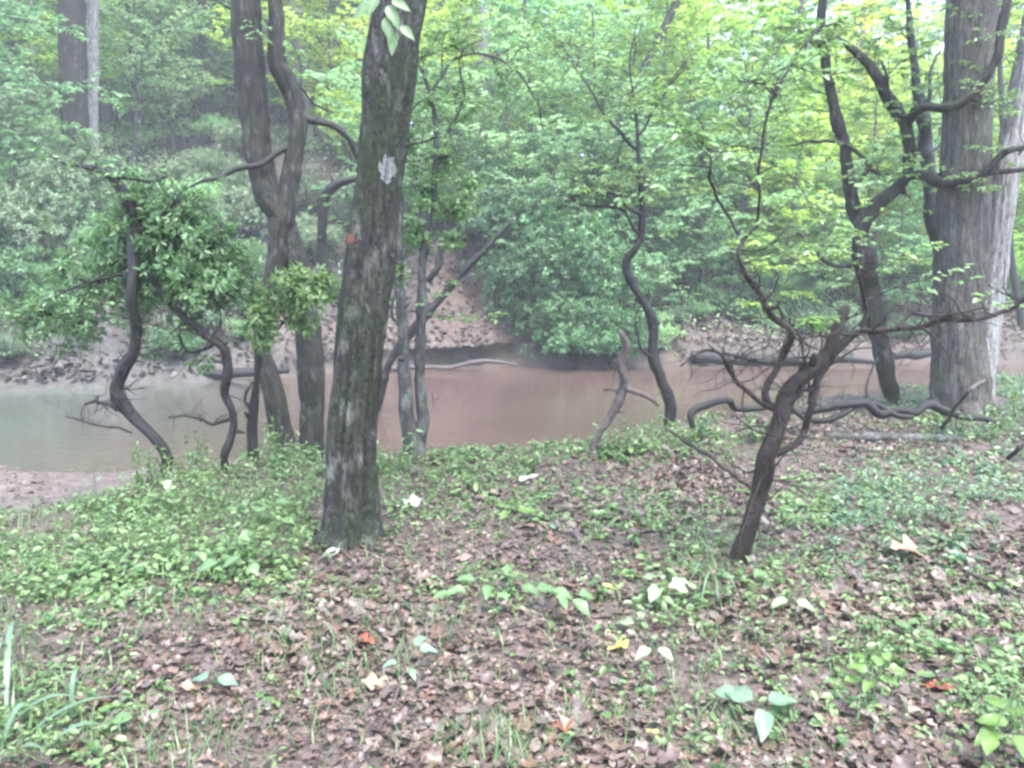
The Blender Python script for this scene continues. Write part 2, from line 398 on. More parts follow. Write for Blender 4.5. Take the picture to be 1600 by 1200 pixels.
M['bark_far'] = bark_mat('far_bark', (0.028, 0.025, 0.024), (0.056, 0.052, 0.048), (0.090, 0.084, 0.078), (0.039, 0.056, 0.028), .6, None, .6, (20, 20, 3), .4)
M['wood_dead'] = bark_mat('dead_wood', (0.036, 0.027, 0.025), (0.086, 0.067, 0.061), (0.135, 0.113, 0.102), None, .5, None, .6, (50, 50, 8), .6)
M['lichen'] = bark_mat('pale_lichen', (0.137, 0.142, 0.137), (0.189, 0.194, 0.189), (0.241, 0.247, 0.241), None, .5, None, .6, (60, 60, 60), .5)
M['wound'] = bark_mat('torn_bark', (.07, .025, .018), (.13, .05, .034), (.17, .085, .06), None, .5, None, .6, (60, 60, 30), .5)

def ground_mat():
    m, nt, nd, lk = newmat('forest_floor')
    out = nd.new('ShaderNodeOutputMaterial'); tc = nd.new('ShaderNodeTexCoord')
    at = nd.new('ShaderNodeAttribute'); at.attribute_name = 'soil'
    v = nd.new('ShaderNodeTexVoronoi'); v.inputs['Scale'].default_value = 14; v.inputs['Randomness'].default_value = 1
    n0 = nd.new('ShaderNodeTexNoise'); n0.inputs['Scale'].default_value = 9; n0.inputs['Detail'].default_value = 3
    lk.new(tc.outputs['Object'], n0.inputs['Vector'])
    ma = nd.new('ShaderNodeMix'); ma.data_type = 'RGBA'; ma.blend_type = 'ADD'; ma.inputs[0].default_value = .25
    lk.new(tc.outputs['Object'], ma.inputs[6]); lk.new(n0.outputs['Color'], ma.inputs[7]); lk.new(ma.outputs[2], v.inputs['Vector'])
    hs = nd.new('ShaderNodeSeparateColor'); lk.new(v.outputs['Color'], hs.inputs[0])
    r = ramp(nd, [(0, (.5, .5, .5)), (.5, (.9, .88, .85)), (.85, (1.2, 1.2, 1.2)), (1, (1.6, 1.55, 1.5))]); lk.new(hs.outputs[0], r.inputs[0])
    mx = nd.new('ShaderNodeMix'); mx.data_type = 'RGBA'; mx.blend_type = 'MULTIPLY'; mx.inputs[0].default_value = .8
    lk.new(at.outputs['Color'], mx.inputs[6]); lk.new(r.outputs[0], mx.inputs[7])
    n1 = nd.new('ShaderNodeTexNoise'); n1.inputs['Scale'].default_value = 40; n1.inputs['Detail'].default_value = 6
    lk.new(tc.outputs['Object'], n1.inputs['Vector'])
    r1 = ramp(nd, [(.3, (.55, .55, .55)), (.7, (1.35, 1.35, 1.35))]); lk.new(n1.outputs[0], r1.inputs[0])
    m2 = nd.new('ShaderNodeMix'); m2.data_type = 'RGBA'; m2.blend_type = 'MULTIPLY'; m2.inputs[0].default_value = .8
    lk.new(mx.outputs[2], m2.inputs[6]); lk.new(r1.outputs[0], m2.inputs[7])
    p = nd.new('ShaderNodeBsdfPrincipled'); p.inputs['Roughness'].default_value = .7
    lk.new(m2.outputs[2], p.inputs['Base Color'])
    b = nd.new('ShaderNodeBump'); b.inputs['Strength'].default_value = .6; b.inputs['Distance'].default_value = .03
    ad = nd.new('ShaderNodeMath'); ad.operation = 'ADD'; lk.new(hs.outputs[1], ad.inputs[0]); lk.new(n1.outputs[0], ad.inputs[1])
    lk.new(ad.outputs[0], b.inputs['Height']); lk.new(b.outputs[0], p.inputs['Normal'])
    lk.new(p.outputs[0], out.inputs[0])
    return m

def water_mat():
    m, nt, nd, lk = newmat('muddy_water')
    out = nd.new('ShaderNodeOutputMaterial'); tc = nd.new('ShaderNodeTexCoord')
    n = nd.new('ShaderNodeTexNoise'); n.inputs['Scale'].default_value = .35; n.inputs['Detail'].default_value = 3
    lk.new(tc.outputs['Object'], n.inputs['Vector'])
    r = ramp(nd, [(.3, (.066, .043, .035)), (.7, (.09, .06, .049))]); lk.new(n.outputs[0], r.inputs[0])
    sx = nd.new('ShaderNodeSeparateXYZ'); lk.new(tc.outputs['Object'], sx.inputs[0])
    mr = nd.new('ShaderNodeMapRange'); mr.inputs['From Min'].default_value = -3.0; mr.inputs['From Max'].default_value = -8; lk.new(sx.outputs[0], mr.inputs[0])
    mx = nd.new('ShaderNodeMix'); mx.data_type = 'RGBA'; mx.inputs[7].default_value = (.066, .072, .06, 1)  # greyer left side: a difference in reflection put into the water colour
    lk.new(mr.outputs[0], mx.inputs[0]); lk.new(r.outputs[0], mx.inputs[6])
    p = nd.new('ShaderNodeBsdfPrincipled'); p.inputs['Roughness'].default_value = .1; p.inputs['IOR'].default_value = 1.33
    lk.new(mx.outputs[2], p.inputs['Base Color'])
    mp = nd.new('ShaderNodeMapping'); mp.inputs['Scale'].default_value = (2.0, 5.0, 1); lk.new(tc.outputs['Object'], mp.inputs[0])
    n2 = nd.new('ShaderNodeTexNoise'); n2.inputs['Scale'].default_value = 1.2; n2.inputs['Detail'].default_value = 3; lk.new(mp.outputs[0], n2.inputs['Vector'])
    b = nd.new('ShaderNodeBump'); b.inputs['Strength'].default_value = .22; b.inputs['Distance'].default_value = .05
    lk.new(n2.outputs[0], b.inputs['Height']); lk.new(b.outputs[0], p.inputs['Normal'])
    lk.new(p.outputs[0], out.inputs[0])
    return m

# ------------------------------------------------------------------ ground sheet and river
def axis(segs):
    o = []
    for a, b, s in segs: o.append(np.arange(a, b, s))
    return np.concatenate(o + [[segs[-1][1]]])
gx = axis([(-200, -60, 10), (-60, -22, 1.5), (-22, -9, .3), (-9, 9, .1), (9, 24, .3), (24, 60, 1.5), (60, 200, 10)])
gy = axis([(-60, -6, 4), (-6, 1.2, .5), (1.2, 11, .08), (11, 14.5, .4), (14.5, 23.5, .1), (23.5, 45, .4), (45, 80, 1.5), (80, 320, 12)])
X, Y = np.meshgrid(gx, gy)
Z = ground(X, Y)
T = Y - yf(X)
# the centre of the far bank overhangs the water: shift its lip towards the river
Y2 = Y - lip_shift(X, Y)
e, f = ye(X), yf(X)
soil = np.zeros(X.shape + (4,)); soil[..., 3] = 1
lit = np.array([.075, .055, .047]); sandc = np.array([.105, .082, .072]); mudc = np.array([.045, .042, .038]); clay = np.array([.04, .018, .012]); wet = np.array([.05, .037, .029])  # clay is darker than real clay: missing bank shade put into its colour
def mixc(col, c, k): return col*(1-k[..., None]) + c*k[..., None]
col = np.ones(X.shape+(3,))*lit
nz = fbm(xy(X, Y, .6), 41)
col = mixc(col, wet, sst(.0, .5, Y-e)*(Y < (e+f)/2))
col = mixc(col, sandc, sst(-2.4, -3.0, X)*sst(.5, 1.2, Y-e)*(Y < (e+f)/2))
far = (Y >= (e+f)/2)
farlit = np.array([.022, .0175, .016])  # far soil darkened in colour to stand in for overhanging shade
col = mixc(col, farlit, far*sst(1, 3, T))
col = mixc(col, mudc*1.15, far*sst(1.4, .9, T)*sst(-4.5, -7, X))
col = mixc(col, wet, far*sst(.55, .2, T)*sst(-7, -5.5, X))
col = mixc(col, clay, far*np.exp(-((X+1.4-.12*T)/1.5)**2)*sst(.3, .8, T)*sst(8, 4.5, T)*np.clip(.75+.4*nz, 0, 1))
soil[..., :3] = col
mb = MB()
n1, n2 = X.shape
i = np.arange(n1-1)[:, None]*n2; j = np.arange(n2-1)[None]
Fg = np.stack([i+j, i+j+1, i+n2+j+1, i+n2+j], -1).reshape(-1, 4)
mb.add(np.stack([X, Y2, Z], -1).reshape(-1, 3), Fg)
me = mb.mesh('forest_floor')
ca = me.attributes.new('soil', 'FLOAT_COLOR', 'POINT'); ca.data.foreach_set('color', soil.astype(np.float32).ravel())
fl = link('ground', me, ground_mat()); fl['kind'] = 'structure'; fl['label'] = 'leaf-strewn forest floor with river banks and far hillside'

mb = MB()
wx, wy = np.meshgrid(np.linspace(-190, 190, 40), np.linspace(3, 25, 12))
n1, n2 = wx.shape
i = np.arange(n1-1)[:, None]*n2; j = np.arange(n2-1)[None]
mb.add(np.stack([wx, wy, np.full_like(wx, ZW)], -1).reshape(-1, 3), np.stack([i+j, i+j+1, i+n2+j+1, i+n2+j], -1).reshape(-1, 4))
wa = link('river_water', mb.mesh('river_water'), water_mat()); wa['kind'] = 'structure'; wa['label'] = 'muddy brown river between wooded banks'

# ------------------------------------------------------------------ foliage helpers (near plants)
def whorl(mbL, p, axis_, rng, n=8, L=.075, wd=.36, out=.9):
    """a tuft of leaves spreading round a twig tip"""
    a = norm(np.asarray(axis_)); az = rng.uniform(0, 6.28, n)
    u = norm(np.cross(a, [0.3, .2, 1.]) + 1e-6); v = np.cross(a, u)
    r = u*np.cos(az)[:, None] + v*np.sin(az)[:, None]
    D = norm(r*out + a*rng.uniform(.1, .9, n)[:, None] + np.array([0, 0, -.15]))
    N = norm(a[None]*1. + rng.normal(0, .35, (n, 3)) + np.array([0, 0, .5]))
    l = L*rng.uniform(.7, 1.25, n)
    leaves(mbL, p + a*rng.uniform(-.5, .1, n)[:, None]*L + D*.008, D, N, l, l*wd*rng.uniform(.85, 1.2, n), .25, .12)

def clump(mbT, mbL, c, rad, tips, rng, root=None, L=.075, n=8, tw=.004):
    """irregular leafy clump: twig tips spread through a lumpy ellipsoid"""
    c = np.asarray(c, float); rad = np.asarray(rad, float)
    for k in range(tips):
        d = rdir(rng, 1)[0]; r = rng.uniform(.25, 1.)**.5
        r *= 1 + .8*vnoise(d[None]*2.3 + c[None], 3)[0] + .35*rng.normal()*(rng.random() < .25)
        p = c + d*rad*r
        a = norm(d*.8 + np.array([0, 0, .55]) + rng.normal(0, .3, 3))
        if mbT is not None and k % 2 == 0:
            q = c
            m = (p+q)/2 + rng.normal(0, .06, 3)*rad
            tube(mbT, [q, m, p], [tw*1.6, tw, tw*.5], 4, .12)
        whorl(mbL, p, a, rng, n, L)
        if rng.random() < .5: whorl(mbL, p - a*L*1.1, a, rng, n-3, L)

def spray(mbT, mbL, P0, P1, rng, width=.5, twigs=12, L=.08, per=9, r0=.01, sag=.06, wd=.5):
    """a branch carrying flat alternating leafy twigs"""
    P0 = np.asarray(P0, float); P1 = np.asarray(P1, float)
    ln = np.linalg.norm(P1-P0)
    k1 = P0*.66+P1*.34 + rng.normal(0, .06, 3)*ln; k2 = P0*.33+P1*.67 + rng.normal(0, .06, 3)*ln
    Ps, Rs = tube(mbT, [P0, k1, k2, P1 - np.array([0, 0, sag*ln])], [r0, r0*.75, r0*.5, r0*.2], 5, ln/9)
    ax = norm(P1-P0); side = norm(np.cross(ax, [0, 0, 1.]) + 1e-6)
    for k in range(twigs):
        t = .2 + .8*(k+rng.uniform(0, 1))/twigs; b = Ps[min(len(Ps)-1, int(t*(len(Ps)-1)))]
        sg = 1 if k % 2 else -1
        tl = width*rng.uniform(.5, 1.1)*(1.1-.6*t)
        td = norm(side*sg*rng.uniform(.6, 1) + ax*rng.uniform(.3, .9) + np.array([0, 0, rng.uniform(-.3, .25)]))
        e_ = b + td*tl
        tube(mbT, [b, e_ + np.array([0, 0, -.04*tl])], [r0*.3+.001, .0012], 3, tl/2)
        n = max(3, int(per*rng.uniform(.7, 1.2)))
        s = np.sort(rng.uniform(.15, 1.02, n)); sd = np.where(np.arange(n) % 2, 1, -1)[:, None]
        ts = norm(np.cross(td, [0, 0, 1.])[None] + 1e-6)
        D = norm(ts*sd*rng.uniform(.5, 1, (n, 1)) + td*rng.uniform(.3, 1, (n, 1)) + np.stack([np.zeros(n), np.zeros(n), rng.uniform(-.6, .15, n)], -1))
        N = np.array([0, 0, 1.]) + rng.normal(0, .6, (n, 3))
        l = L*rng.uniform(.65, 1.2, n)
        leaves(mbL, b + td*(s*tl)[:, None], D, N, l, l*wd, .15, .15)

def twiggy(mb, Ps, Rs, n, ln, rng, lo=.3, hi=1., up=.5):
    """crooked bare side twigs along a stem"""
    for k in range(n):
        i = int(rng.uniform(lo, hi)*(len(Ps)-1)); p = Ps[i]; r = min(max(Rs[i]*.4, .002), .007)
        d = rdir(rng, 1, up)[0]; pts = [p]; L = ln*rng.uniform(.4, 1.2)
        for s in range(4):
            d = norm(d + rng.normal(0, .38, 3)); pts.append(pts[-1] + d*L/4)
        tube(mb, pts, [r, r*.8, r*.6, r*.4, .001], 5, L/10)
        if rng.random() < .7:
            d2 = norm(d + rng.normal(0, .8, 3)); tube(mb, [pts[2], pts[2]+d2*L*.22, pts[2]+d2*L*.4+rng.normal(0, .03, 3)], [r*.5, r*.35, .001], 4, L/8)

def pixpath(spec, d0, seed=0, amp=.12):
    """[(px,py,width[,dd])...] at distance d0 -> points, radii"""
    P, R = [], []
    for k, s in enumerate(spec):
        dd = s[3] if len(s) > 3 else amp*float(vnoise(np.array([[k*.6, seed*3.3, 1.5]]), seed)[0])*min(1, k)
        d = d0+dd; p = W(s[0], s[1], d); P.append(p)
        R.append(s[2]*.5/FPX*d/cp)
    return np.array(P), np.array(R)

def rooted(P, R, flare=1.25, depth=.18):
    """continue a stem down into the ground"""
    b = P[0].copy(); b[2] = min(b[2], g1(b[0], b[1])) - depth
    b[:2] -= (P[1]-P[0])[:2]*.05
    return np.vstack([b, P]), np.concatenate([[R[0]*flare], R])

def crown_stem(P, R, up, lean=(.3, .2)):
    """carry a trunk on above the frame to its crown"""
    a = P[-1]
    return (np.vstack([P, a+[lean[0]*.4, lean[1]*.4, up*.5], a+[lean[0], lean[1], up]]), np.concatenate([R, [R[-1]*.8, R[-1]*.35]]))

def add_crown(root, P, zlo, spread, limbs, L, seed, mat='mid', per=12):
    rng = exec_rng(600+seed); F_ = MB(); z = P[:, 2]; ok = np.nonzero(z > zlo)[0]
    for k in range(limbs):
        i = ok[int((k+rng.random())/limbs*len(ok))]; az = k*2.4+rng.normal(0, .4); ln = spread*rng.uniform(.6, 1.1)*(1.1-.6*k/limbs)
        q = P[i]+np.array([math.cos(az)*ln, math.sin(az)*ln, ln*rng.uniform(.12, .5)]); T_ = MB()
        spray(T_, F_, P[i], q, rng, ln*.42, 16, L, per, .03, .04, .55)
        part('limb', T_, M['bark_far'], root)
    part('crown', F_, M[mat], root)

def pix_of(P):
    """photo pixel of world points (for placing ground cover where the photo has it)"""
    x, y, z = P[..., 0], P[..., 1], P[..., 2]-CAMZ
    f_ = y*cp - z*sp; u_ = y*sp + z*cp
    return 800+FPX*x/f_, 600-FPX*u_/f_

def bark_patch(TV, cx, cy, rx, ry, seed, ns=5, lift=.003, ragged=.55):
    """an irregular crust that follows the bark surface"""
    mb = MB(); A, B = TV[:-1], TV[1:]; A2, B2 = np.roll(A, -1, 1), np.roll(B, -1, 1)
    px, py = pix_of((A+B2)/2); front = ((A+B2)/2)[..., 1] < TV.mean(1)[:-1, None, 1]
    for i, j in zip(*np.nonzero((np.abs(px-cx) < rx*1.6) & (np.abs(py-cy) < ry*1.6) & front)):
        t = np.linspace(0, 1, ns+1); u, v = np.meshgrid(t, t)
        u = u[..., None]; v = v[..., None]
        g = A[i, j]*(1-u)*(1-v)+A2[i, j]*u*(1-v)+B[i, j]*(1-u)*v+B2[i, j]*u*v
        nn = np.cross(A2[i, j]-A[i, j], B[i, j]-A[i, j]); nn /= np.linalg.norm(nn)
        qx, qy = pix_of(g); r = ((qx-cx)/rx)**2+((qy-cy)/ry)**2 + ragged*fbm(g*np.array([60, 60, 40]), seed)
        g = g + nn*lift*(1+.5*fbm(g*150, seed)[..., None])
        k = np.arange(ns)[:, None]*(ns+1)+np.arange(ns)[None]
        F = np.stack([k, k+1, k+ns+2, k+ns+1], -1).reshape(-1, 4)
        m = (r[:-1, :-1]+r[1:, 1:]).reshape(-1)/2 < 1
        if m.any(): mb.add(g.reshape(-1, 3), F[m])
    return mb


# ------------------------------------------------------------------ near trees and laurels
D0 = {}
def stem_root(name, label, cat, px, py, group=None, dd=0.):
    d = hit(px, py)
    if py > 622:                                    # keep the foot on the near bank
        for _ in range(60):
            x = (px-800)/FPX*d
            if d <= float(ye(np.array([x]))[0]) + .12: break
            d -= .06
    d += dd; p = W(px, py, d); p[2] = g1(p[0], p[1])
    return thing(name, label, cat, p, group), d

# --- mossy trunk in the foreground
root, d = stem_root('mossy_tree', 'thick mossy tree trunk in the foreground with a white lichen patch, leaning slightly right', 'tree', 543, 848)
mb = MB()
P, R = pixpath([(541, 850, 90), (545, 815, 78), (549, 720, 73), (556, 620, 72), (565, 500, 73), (574, 400, 70), (585, 300, 65), (594, 200, 63), (600, 120, 70), (611, 50, 67), (626, -10, 66), (640, -90, 60), (650, -260, 56), (640, -520, 52)], d, 1, .05)
P, R = crown_stem(P, R, 4.5)
Pm, Rm = rooted(P, R, 1.4)
Ps, Rs = tube(mb, Pm, Rm, 72, .02, .20, 7, 1.1, 3, .2)
TV = mb.V[0][:-1].reshape(-1, 72, 3)
rng0 = exec_rng(12)
for k in range(6):                                  # buttress roots flow out of the foot
    a = k*1.05+.4; p = P[0]; q = p + np.array([math.cos(a), math.sin(a), 0])*rng0.uniform(.35, .6)
    q[2] = g1(q[0], q[1]) - .03
    m = p + np.array([math.cos(a)*.12, math.sin(a)*.12, .05])
    tube(mb, [p+np.array([0, 0, .3]), m, q], [.09, .07, .025], 10, .03, .2, 4, 4, k, .2)
part('trunk', mb, M['bark_moss'], root)
def on_bark(px, py, lift=.0):
    """point on the front of the mossy trunk at a photo pixel"""
    q = W(px, py, d); i = np.argmin(np.abs(Ps[:, 2]-q[2])); c = Ps[i]; r = Rs[i]
    x = np.clip(q[0]-c[0], -r*.95, r*.95)
    return np.array([q[0], c[1]-math.sqrt(max(r*r-x*x, 0))*1.02-lift, q[2]]), np.array([x, -math.sqrt(max(r*r-x*x, 1e-6)), 0])/r
rng = exec_rng(11)
mb = bark_patch(TV, 606, 264, 13, 20, 4)
part('lichen_patch', mb, M['lichen'], root)
mb = bark_patch(TV, 545, 373, 10, 9, 8, 5, .006)
part('bark_wound', mb, M['wound'], root)
add_crown(root, Ps, 4.6, 3.6, 14, .13, 1)
mbT, mbL = MB(), MB()
p0, _ = on_bark(600, -60); p1 = W(606, 20, d-.55); p2 = W(622, 66, d-.62)
tube(mbT, [p0, (p0+p1)/2+np.array([-.05, 0, .03]), p1, p2], [.008, .006, .004, .002], 6, .05)
for (x, y, dx, dz, l) in [(590, -6, -.3, -.6, .12), (606, 8, .5, -1, .13), (604, 26, .2, -1, .13), (616, 48, -.1, -1, .12), (626, 40, .7, -.7, .10), (612, 0, .9, -.5, .11), (580, 4, -.8, -.7, .12)]:
    q = W(x, y, d-.58)
    bigleaves(mbL, q[None], np.array([[dx, -.25, dz]]), np.array([[.1, -1., .45]]), [l], [l*.5], rng, .12, .25, .03)
sp_ = part('leafy_sprig', mbT, M['bark_dark'], root); link('foliage', mbL.mesh('foliage', tuple(root.location)), M['seed_green'], sp_)
# moss cushions and dead side twigs
mb = MB()
tube(mb, pixpath([(612, 240, 9), (640, 225, 7), (672, 218, 5), (690, 205, 3)], d, 5)[0], [.014, .01, .007, .003], 6, .04, jitter=.02)
part('branch', mb, M['bark_moss'], root)

def laurel(name, label, cat, base, stems, bark, clumps=(), leafmat='laurel', L=.062, sd=0, group=None, twigs=0, tl=.35, rough=.1, dd=0, tipn=8, sprays=(), auto=None):
    """a crooked stem with its branches: stems[0] is the trunk, the others branch from it"""
    rng = exec_rng(100+sd); AUTO = []
    root, d = stem_root(name, label, cat, base[0], base[1], group, dd)
    for k, s in enumerate(stems):
        mb = MB()
        P, R = pixpath(s, d, sd*7+k, .10 if k == 0 else .16)
        if k == 0: P, R = rooted(P, R)
        w = max(R)
        Ps, Rs = tube(mb, P, R, 20 if w > .03 else 12 if w > .012 else 8, .03 if w > .02 else .04, rough*1.5, 2.6, 4.5, sd+k, .24, .026 if w < .05 else .014, .12)
        for q in range(5 if k == 0 else 2):      # broken stubs and knots
            i = int(rng.uniform(.15, .9)*(len(Ps)-1)); dq = rdir(rng, 1, .3)[0]; rq = Rs[i]*rng.uniform(.3, .55)
            tube(mb, [Ps[i], Ps[i]+dq*(Rs[i]*1.1+.012), Ps[i]+dq*(Rs[i]*1.3+rng.uniform(.02, .07))], [rq*1.3, rq, rq*.6], 7, .02, .2, 3, 6, q)
        if k >= (auto[2] if auto else 99): AUTO.append((Ps, Rs))
        if twigs: twiggy(mb, Ps, Rs, max(1, int(twigs*(1 if k == 0 else .5))), tl, rng)
        part('trunk' if k == 0 else 'branch', mb, M[bark], root)
    if clumps or sprays or auto:
        mbL = MB()
        for q in range(auto[0] if auto else 0):
            Pa, Ra = AUTO[q % len(AUTO)]; i = int(rng.uniform(.3, 1.)*(len(Pa)-1)); p = Pa[i]
            if p[2] < (auto[3] if len(auto) > 3 else 1.75): continue
            dv_ = norm(rng.normal(size=3)*np.array([1, .8, .35])+np.array([0, 0, .25])); ln = rng.uniform(.35, .85); mbT = MB()
            spray(mbT, mbL, p, p+dv_*ln, rng, ln*.38, 9, auto[1], 7, .0035, .06, .5)
            part('branchlet', mbT, M['bark_dark'], root)
        for (px, py, rx, rz, ry, n) in clumps:
            mbT = MB()
            c = W(px, py, d + (ry if abs(ry) < 5 else 0)); s = d/FPX
            clump(mbT, mbL, c, (rx*s, max(.12, .75*rx*s), rz*s), n, rng, None, L, tipn)
            part('twigs', mbT, M['bark_dark'], root)
        for (a, b, wdt, n, LL) in sprays:
            mbT = MB()
            spray(mbT, mbL, W(a[0], a[1], d+a[2]), W(b[0], b[1], d+b[2]), rng, wdt, n, LL, 9, .009)
            part('branchlet', mbT, M['bark_dark'], root)
        part('foliage', mbL, M[leafmat], root)
    return root, d

# --- twin trunks crossing each other, left of the mossy trunk
root, d = stem_root('twin_trunk_tree', 'dark tree of two crossing trunks on the bank left of the mossy trunk', 'tree', 490, 708)
mb = MB()
P, R = pixpath([(490, 708, 38.6, 0), (488, 650, 33.1, 0), (485, 560, 38.6, .02), (472, 480, 38.6, .02), (460, 400, 35.0, .02), (440, 335, 40.5, 0), (418, 300, 40.5, 0), (404, 240, 38.6, .03), (398, 170, 42.3, .04), (391, 90, 42.3, .05), (387, 0, 40.5, .08), (384, -150, 38.6, .1), (380, -420, 35.0, .1)], d, 2)
P, R = crown_stem(P, R, 3.5)
P, R = rooted(P, R, 1.5); Ps, Rs = tube(mb, P, R, 40, .03, .16, 5.5, 1.2, 9, .16, .014, .03)
add_crown(root, Ps, 5.6, 3.2, 12, .13, 2)
part('trunk', mb, M['bark_grey'], root)
mb = MB()
P, R = pixpath([(450, 716, 30.4, -.12), (440, 670, 29.4, -.12), (424, 600, 31.3, -.14), (410, 545, 23.0, -.14), (416, 480, 24.8, -.14), (430, 410, 29.4, -.12), (440, 345, 33.1, -.08), (450, 290, 27.6, -.05), (461, 220, 25.8, 0), (463, 170, 25.8, .02), (447, 125, 27.6, .02), (434, 95, 24.8, .03), (434, 50, 22.1, .05), (430, -10, 21.2, .1), (424, -200, 18.4, .15), (430, -420, 15.6, .15)], d, 3)
P, R = rooted(P, R); tube(mb, P, R, 36, .03, .16, 5.5, 1.2, 17, .16, .014, .03)
part('trunk', mb, M['bark_grey'], root)
rng = exec_rng(3)
for s in ([(456, 228, 10, 0), (435, 236, 10, -.1), (410, 256, 9, -.2), (375, 262, 8, -.3), (345, 275, 7, -.35), (312, 285, 4, -.4), (280, 300, 2, -.45)],
          [(462, 180, 14, 0), (490, 188, 12, .05), (520, 196, 11, .1), (545, 214, 10, .15), (556, 240, 8, .2), (575, 262, 6, .25)],
          [(444, 110, 5, 0), (470, 135, 4, .1), (490, 160, 3, .15), (520, 175, 2, .2)],
          [(392, 20, 5, .05), (355, 10, 4, .05), (320, -12, 3, .1), (280, -30, 2, .1)]):
    mb = MB(); P, R = pixpath(s, d, 5); Ps, Rs = tube(mb, P, R, 12, .03, .1, 2.5, 3, 4, .1, .012); twiggy(mb, Ps, Rs, 3, .3, rng)
    part('branch', mb, M['bark_dark'], root)
mbL = MB()
for a, b in (((470, 135, .1), (455, 60, -.3)), ((392, 20, 0), (410, 60, -.4)), ((490, 188, 0), (540, 165, .3)), ((340, 0, .1), (300, 40, .1)), ((460, 20, .1), (540, 40, .5))):
    mbT = MB()
    spray(mbT, mbL, W(a[0], a[1], d+a[2]), W(b[0], b[1], d+b[2]), rng, .3, 8, .06, 7, .006)
    part('branchlet', mbT, M['bark_dark'], root)
part('foliage', mbL, M['mid'], root)

# --- crooked laurels on the left bank
laurel('laurel_shrub', 'S-curved laurel stem with dense dark green leaves at the left river edge', 'shrub', (262, 742),
       [[(262, 742, 18), (262, 715, 17), (240, 685, 18), (203, 652, 19), (183, 615, 21), (192, 580, 20), (208, 548, 18), (212, 510, 17), (206, 470, 15), (208, 420, 16), (209, 355, 17), (195, 305, 15), (176, 276, 13), (150, 262, 9), (143, 262, 8)],
        [(183, 640, 8), (160, 632, 6), (148, 626, 6), (135, 628, 4)],
        [(205, 676, 3), (160, 665, 3), (125, 655, 2.5), (102, 650, 2)],
        [(72, 244, 2), (105, 254, 3.5), (145, 263, 5), (185, 273, 5), (222, 281, 3), (260, 272, 2)],
        [(205, 450, 8), (190, 430, 6), (160, 440, 5), (120, 450, 4), (70, 470, 3)],
        [(209, 380, 9), (240, 350, 7), (270, 320, 5), (290, 300, 3)]],
       'bark_dark', [(265, 350, 80, 60, 0.16, 340), (300, 420, 72, 50, 0.18, 260), (200, 400, 60, 50, 0.22, 150), (165, 370, 52, 44, 0.38, 49), (320, 395, 54, 54, 0.23, 82), (150, 440, 66, 48, 0.38, 77), (240, 440, 84, 42, 0.38, 130), (70, 490, 54, 42, 0.43, 55), (345, 450, 44, 40, 0.28, 49), (130, 505, 50, 30, 0.38, 33), (45, 500, 34, 32, 0.48, 22), (215, 500, 50, 26, 0.38, 18), (100, 420, 44, 40, 0.48, 19), (370, 420, 34, 44, 0.38, 24), (90, 540, 34, 20, 0.38, 7), (300, 500, 34, 24, 0.38, 12), (240, 295, 40, 22, 0.28, 14)], 'laurel', .062, 1, 'crooked laurels along the near bank', 22, .3, .1, 0, 8, (), (22, .05, 0, .75))
laurel('laurel_shrub', 'thin kinked laurel stem bending left over the water, second from the left edge', 'shrub', (352, 738),
       [[(352, 738, 14), (353, 700, 15), (363, 655, 13), (351, 610, 12), (357, 565, 13), (350, 545, 13), (318, 520, 12), (285, 492, 12), (258, 468, 10), (240, 440, 7), (228, 415, 4)],
        [(358, 655, 5), (335, 666, 5), (318, 655, 4), (292, 648, 3.5), (265, 652, 2.5)],
        [(340, 535, 6), (300, 548, 5), (286, 540, 4), (280, 520, 3)],
        [(330, 528, 4), (340, 505, 4), (341, 485, 3), (330, 460, 2)]],
       'bark_dark', [(300, 450, 42, 30, -.05, 35), (312, 565, 18, 12, 0, 7)], 'laurel', .058, 2, 'crooked laurels along the near bank', 20, .32)
laurel('laurel_shrub', 'short dark laurel stem with a bright leaf tuft just left of the twin trunks', 'shrub', (396, 722),
       [[(396, 722, 17), (394, 680, 17), (398, 640, 15), (402, 600, 11), (404, 545, 11), (408, 510, 9), (414, 480, 6), (420, 450, 4)],
        [(398, 640, 6), (380, 625, 5), (388, 605, 4), (402, 590, 3)], [(404, 545, 6), (430, 520, 5), (455, 495, 4), (480, 470, 3)]],
       'bark_dark', [(408, 485, 28, 48, -.05, 70), (455, 455, 40, 36, -.1, 75), (495, 445, 32, 28, 0, 50), (470, 500, 28, 24, 0, 26), (408, 535, 16, 16, -.05, 14)], 'near_green', .066, 3, 'crooked laurels along the near bank', 5, .2)
laurel('laurel_shrub', 'dark laurel behind the mossy trunk, one limb hooked left and one rising right', 'shrub', (583, 652),
       [[(583, 655, 13), (594, 610, 14), (606, 572, 14), (632, 530, 13), (662, 496, 12), (695, 458, 12), (724, 425, 10), (755, 395, 8), (780, 366, 6), (802, 342, 4)],
        [(640, 522, 6), (615, 500, 6), (614, 470, 5), (622, 430, 4), (616, 390, 3)],
        [(668, 440, 9), (682, 420, 9), (690, 390, 8), (706, 365, 6), (722, 350, 4)],
        [(590, 640, 12, .1), (560, 560, 12, .15), (530, 470, 13, .1), (508, 415, 13, .05), (502, 370, 13, 0), (506, 315, 14, -.05), (520, 292, 13, -.05), (545, 281, 10, -.05), (575, 276, 8, 0)]],
       'bark_dark', (), 'laurel', .06, 4, 'crooked laurels along the near bank', 8, .3)
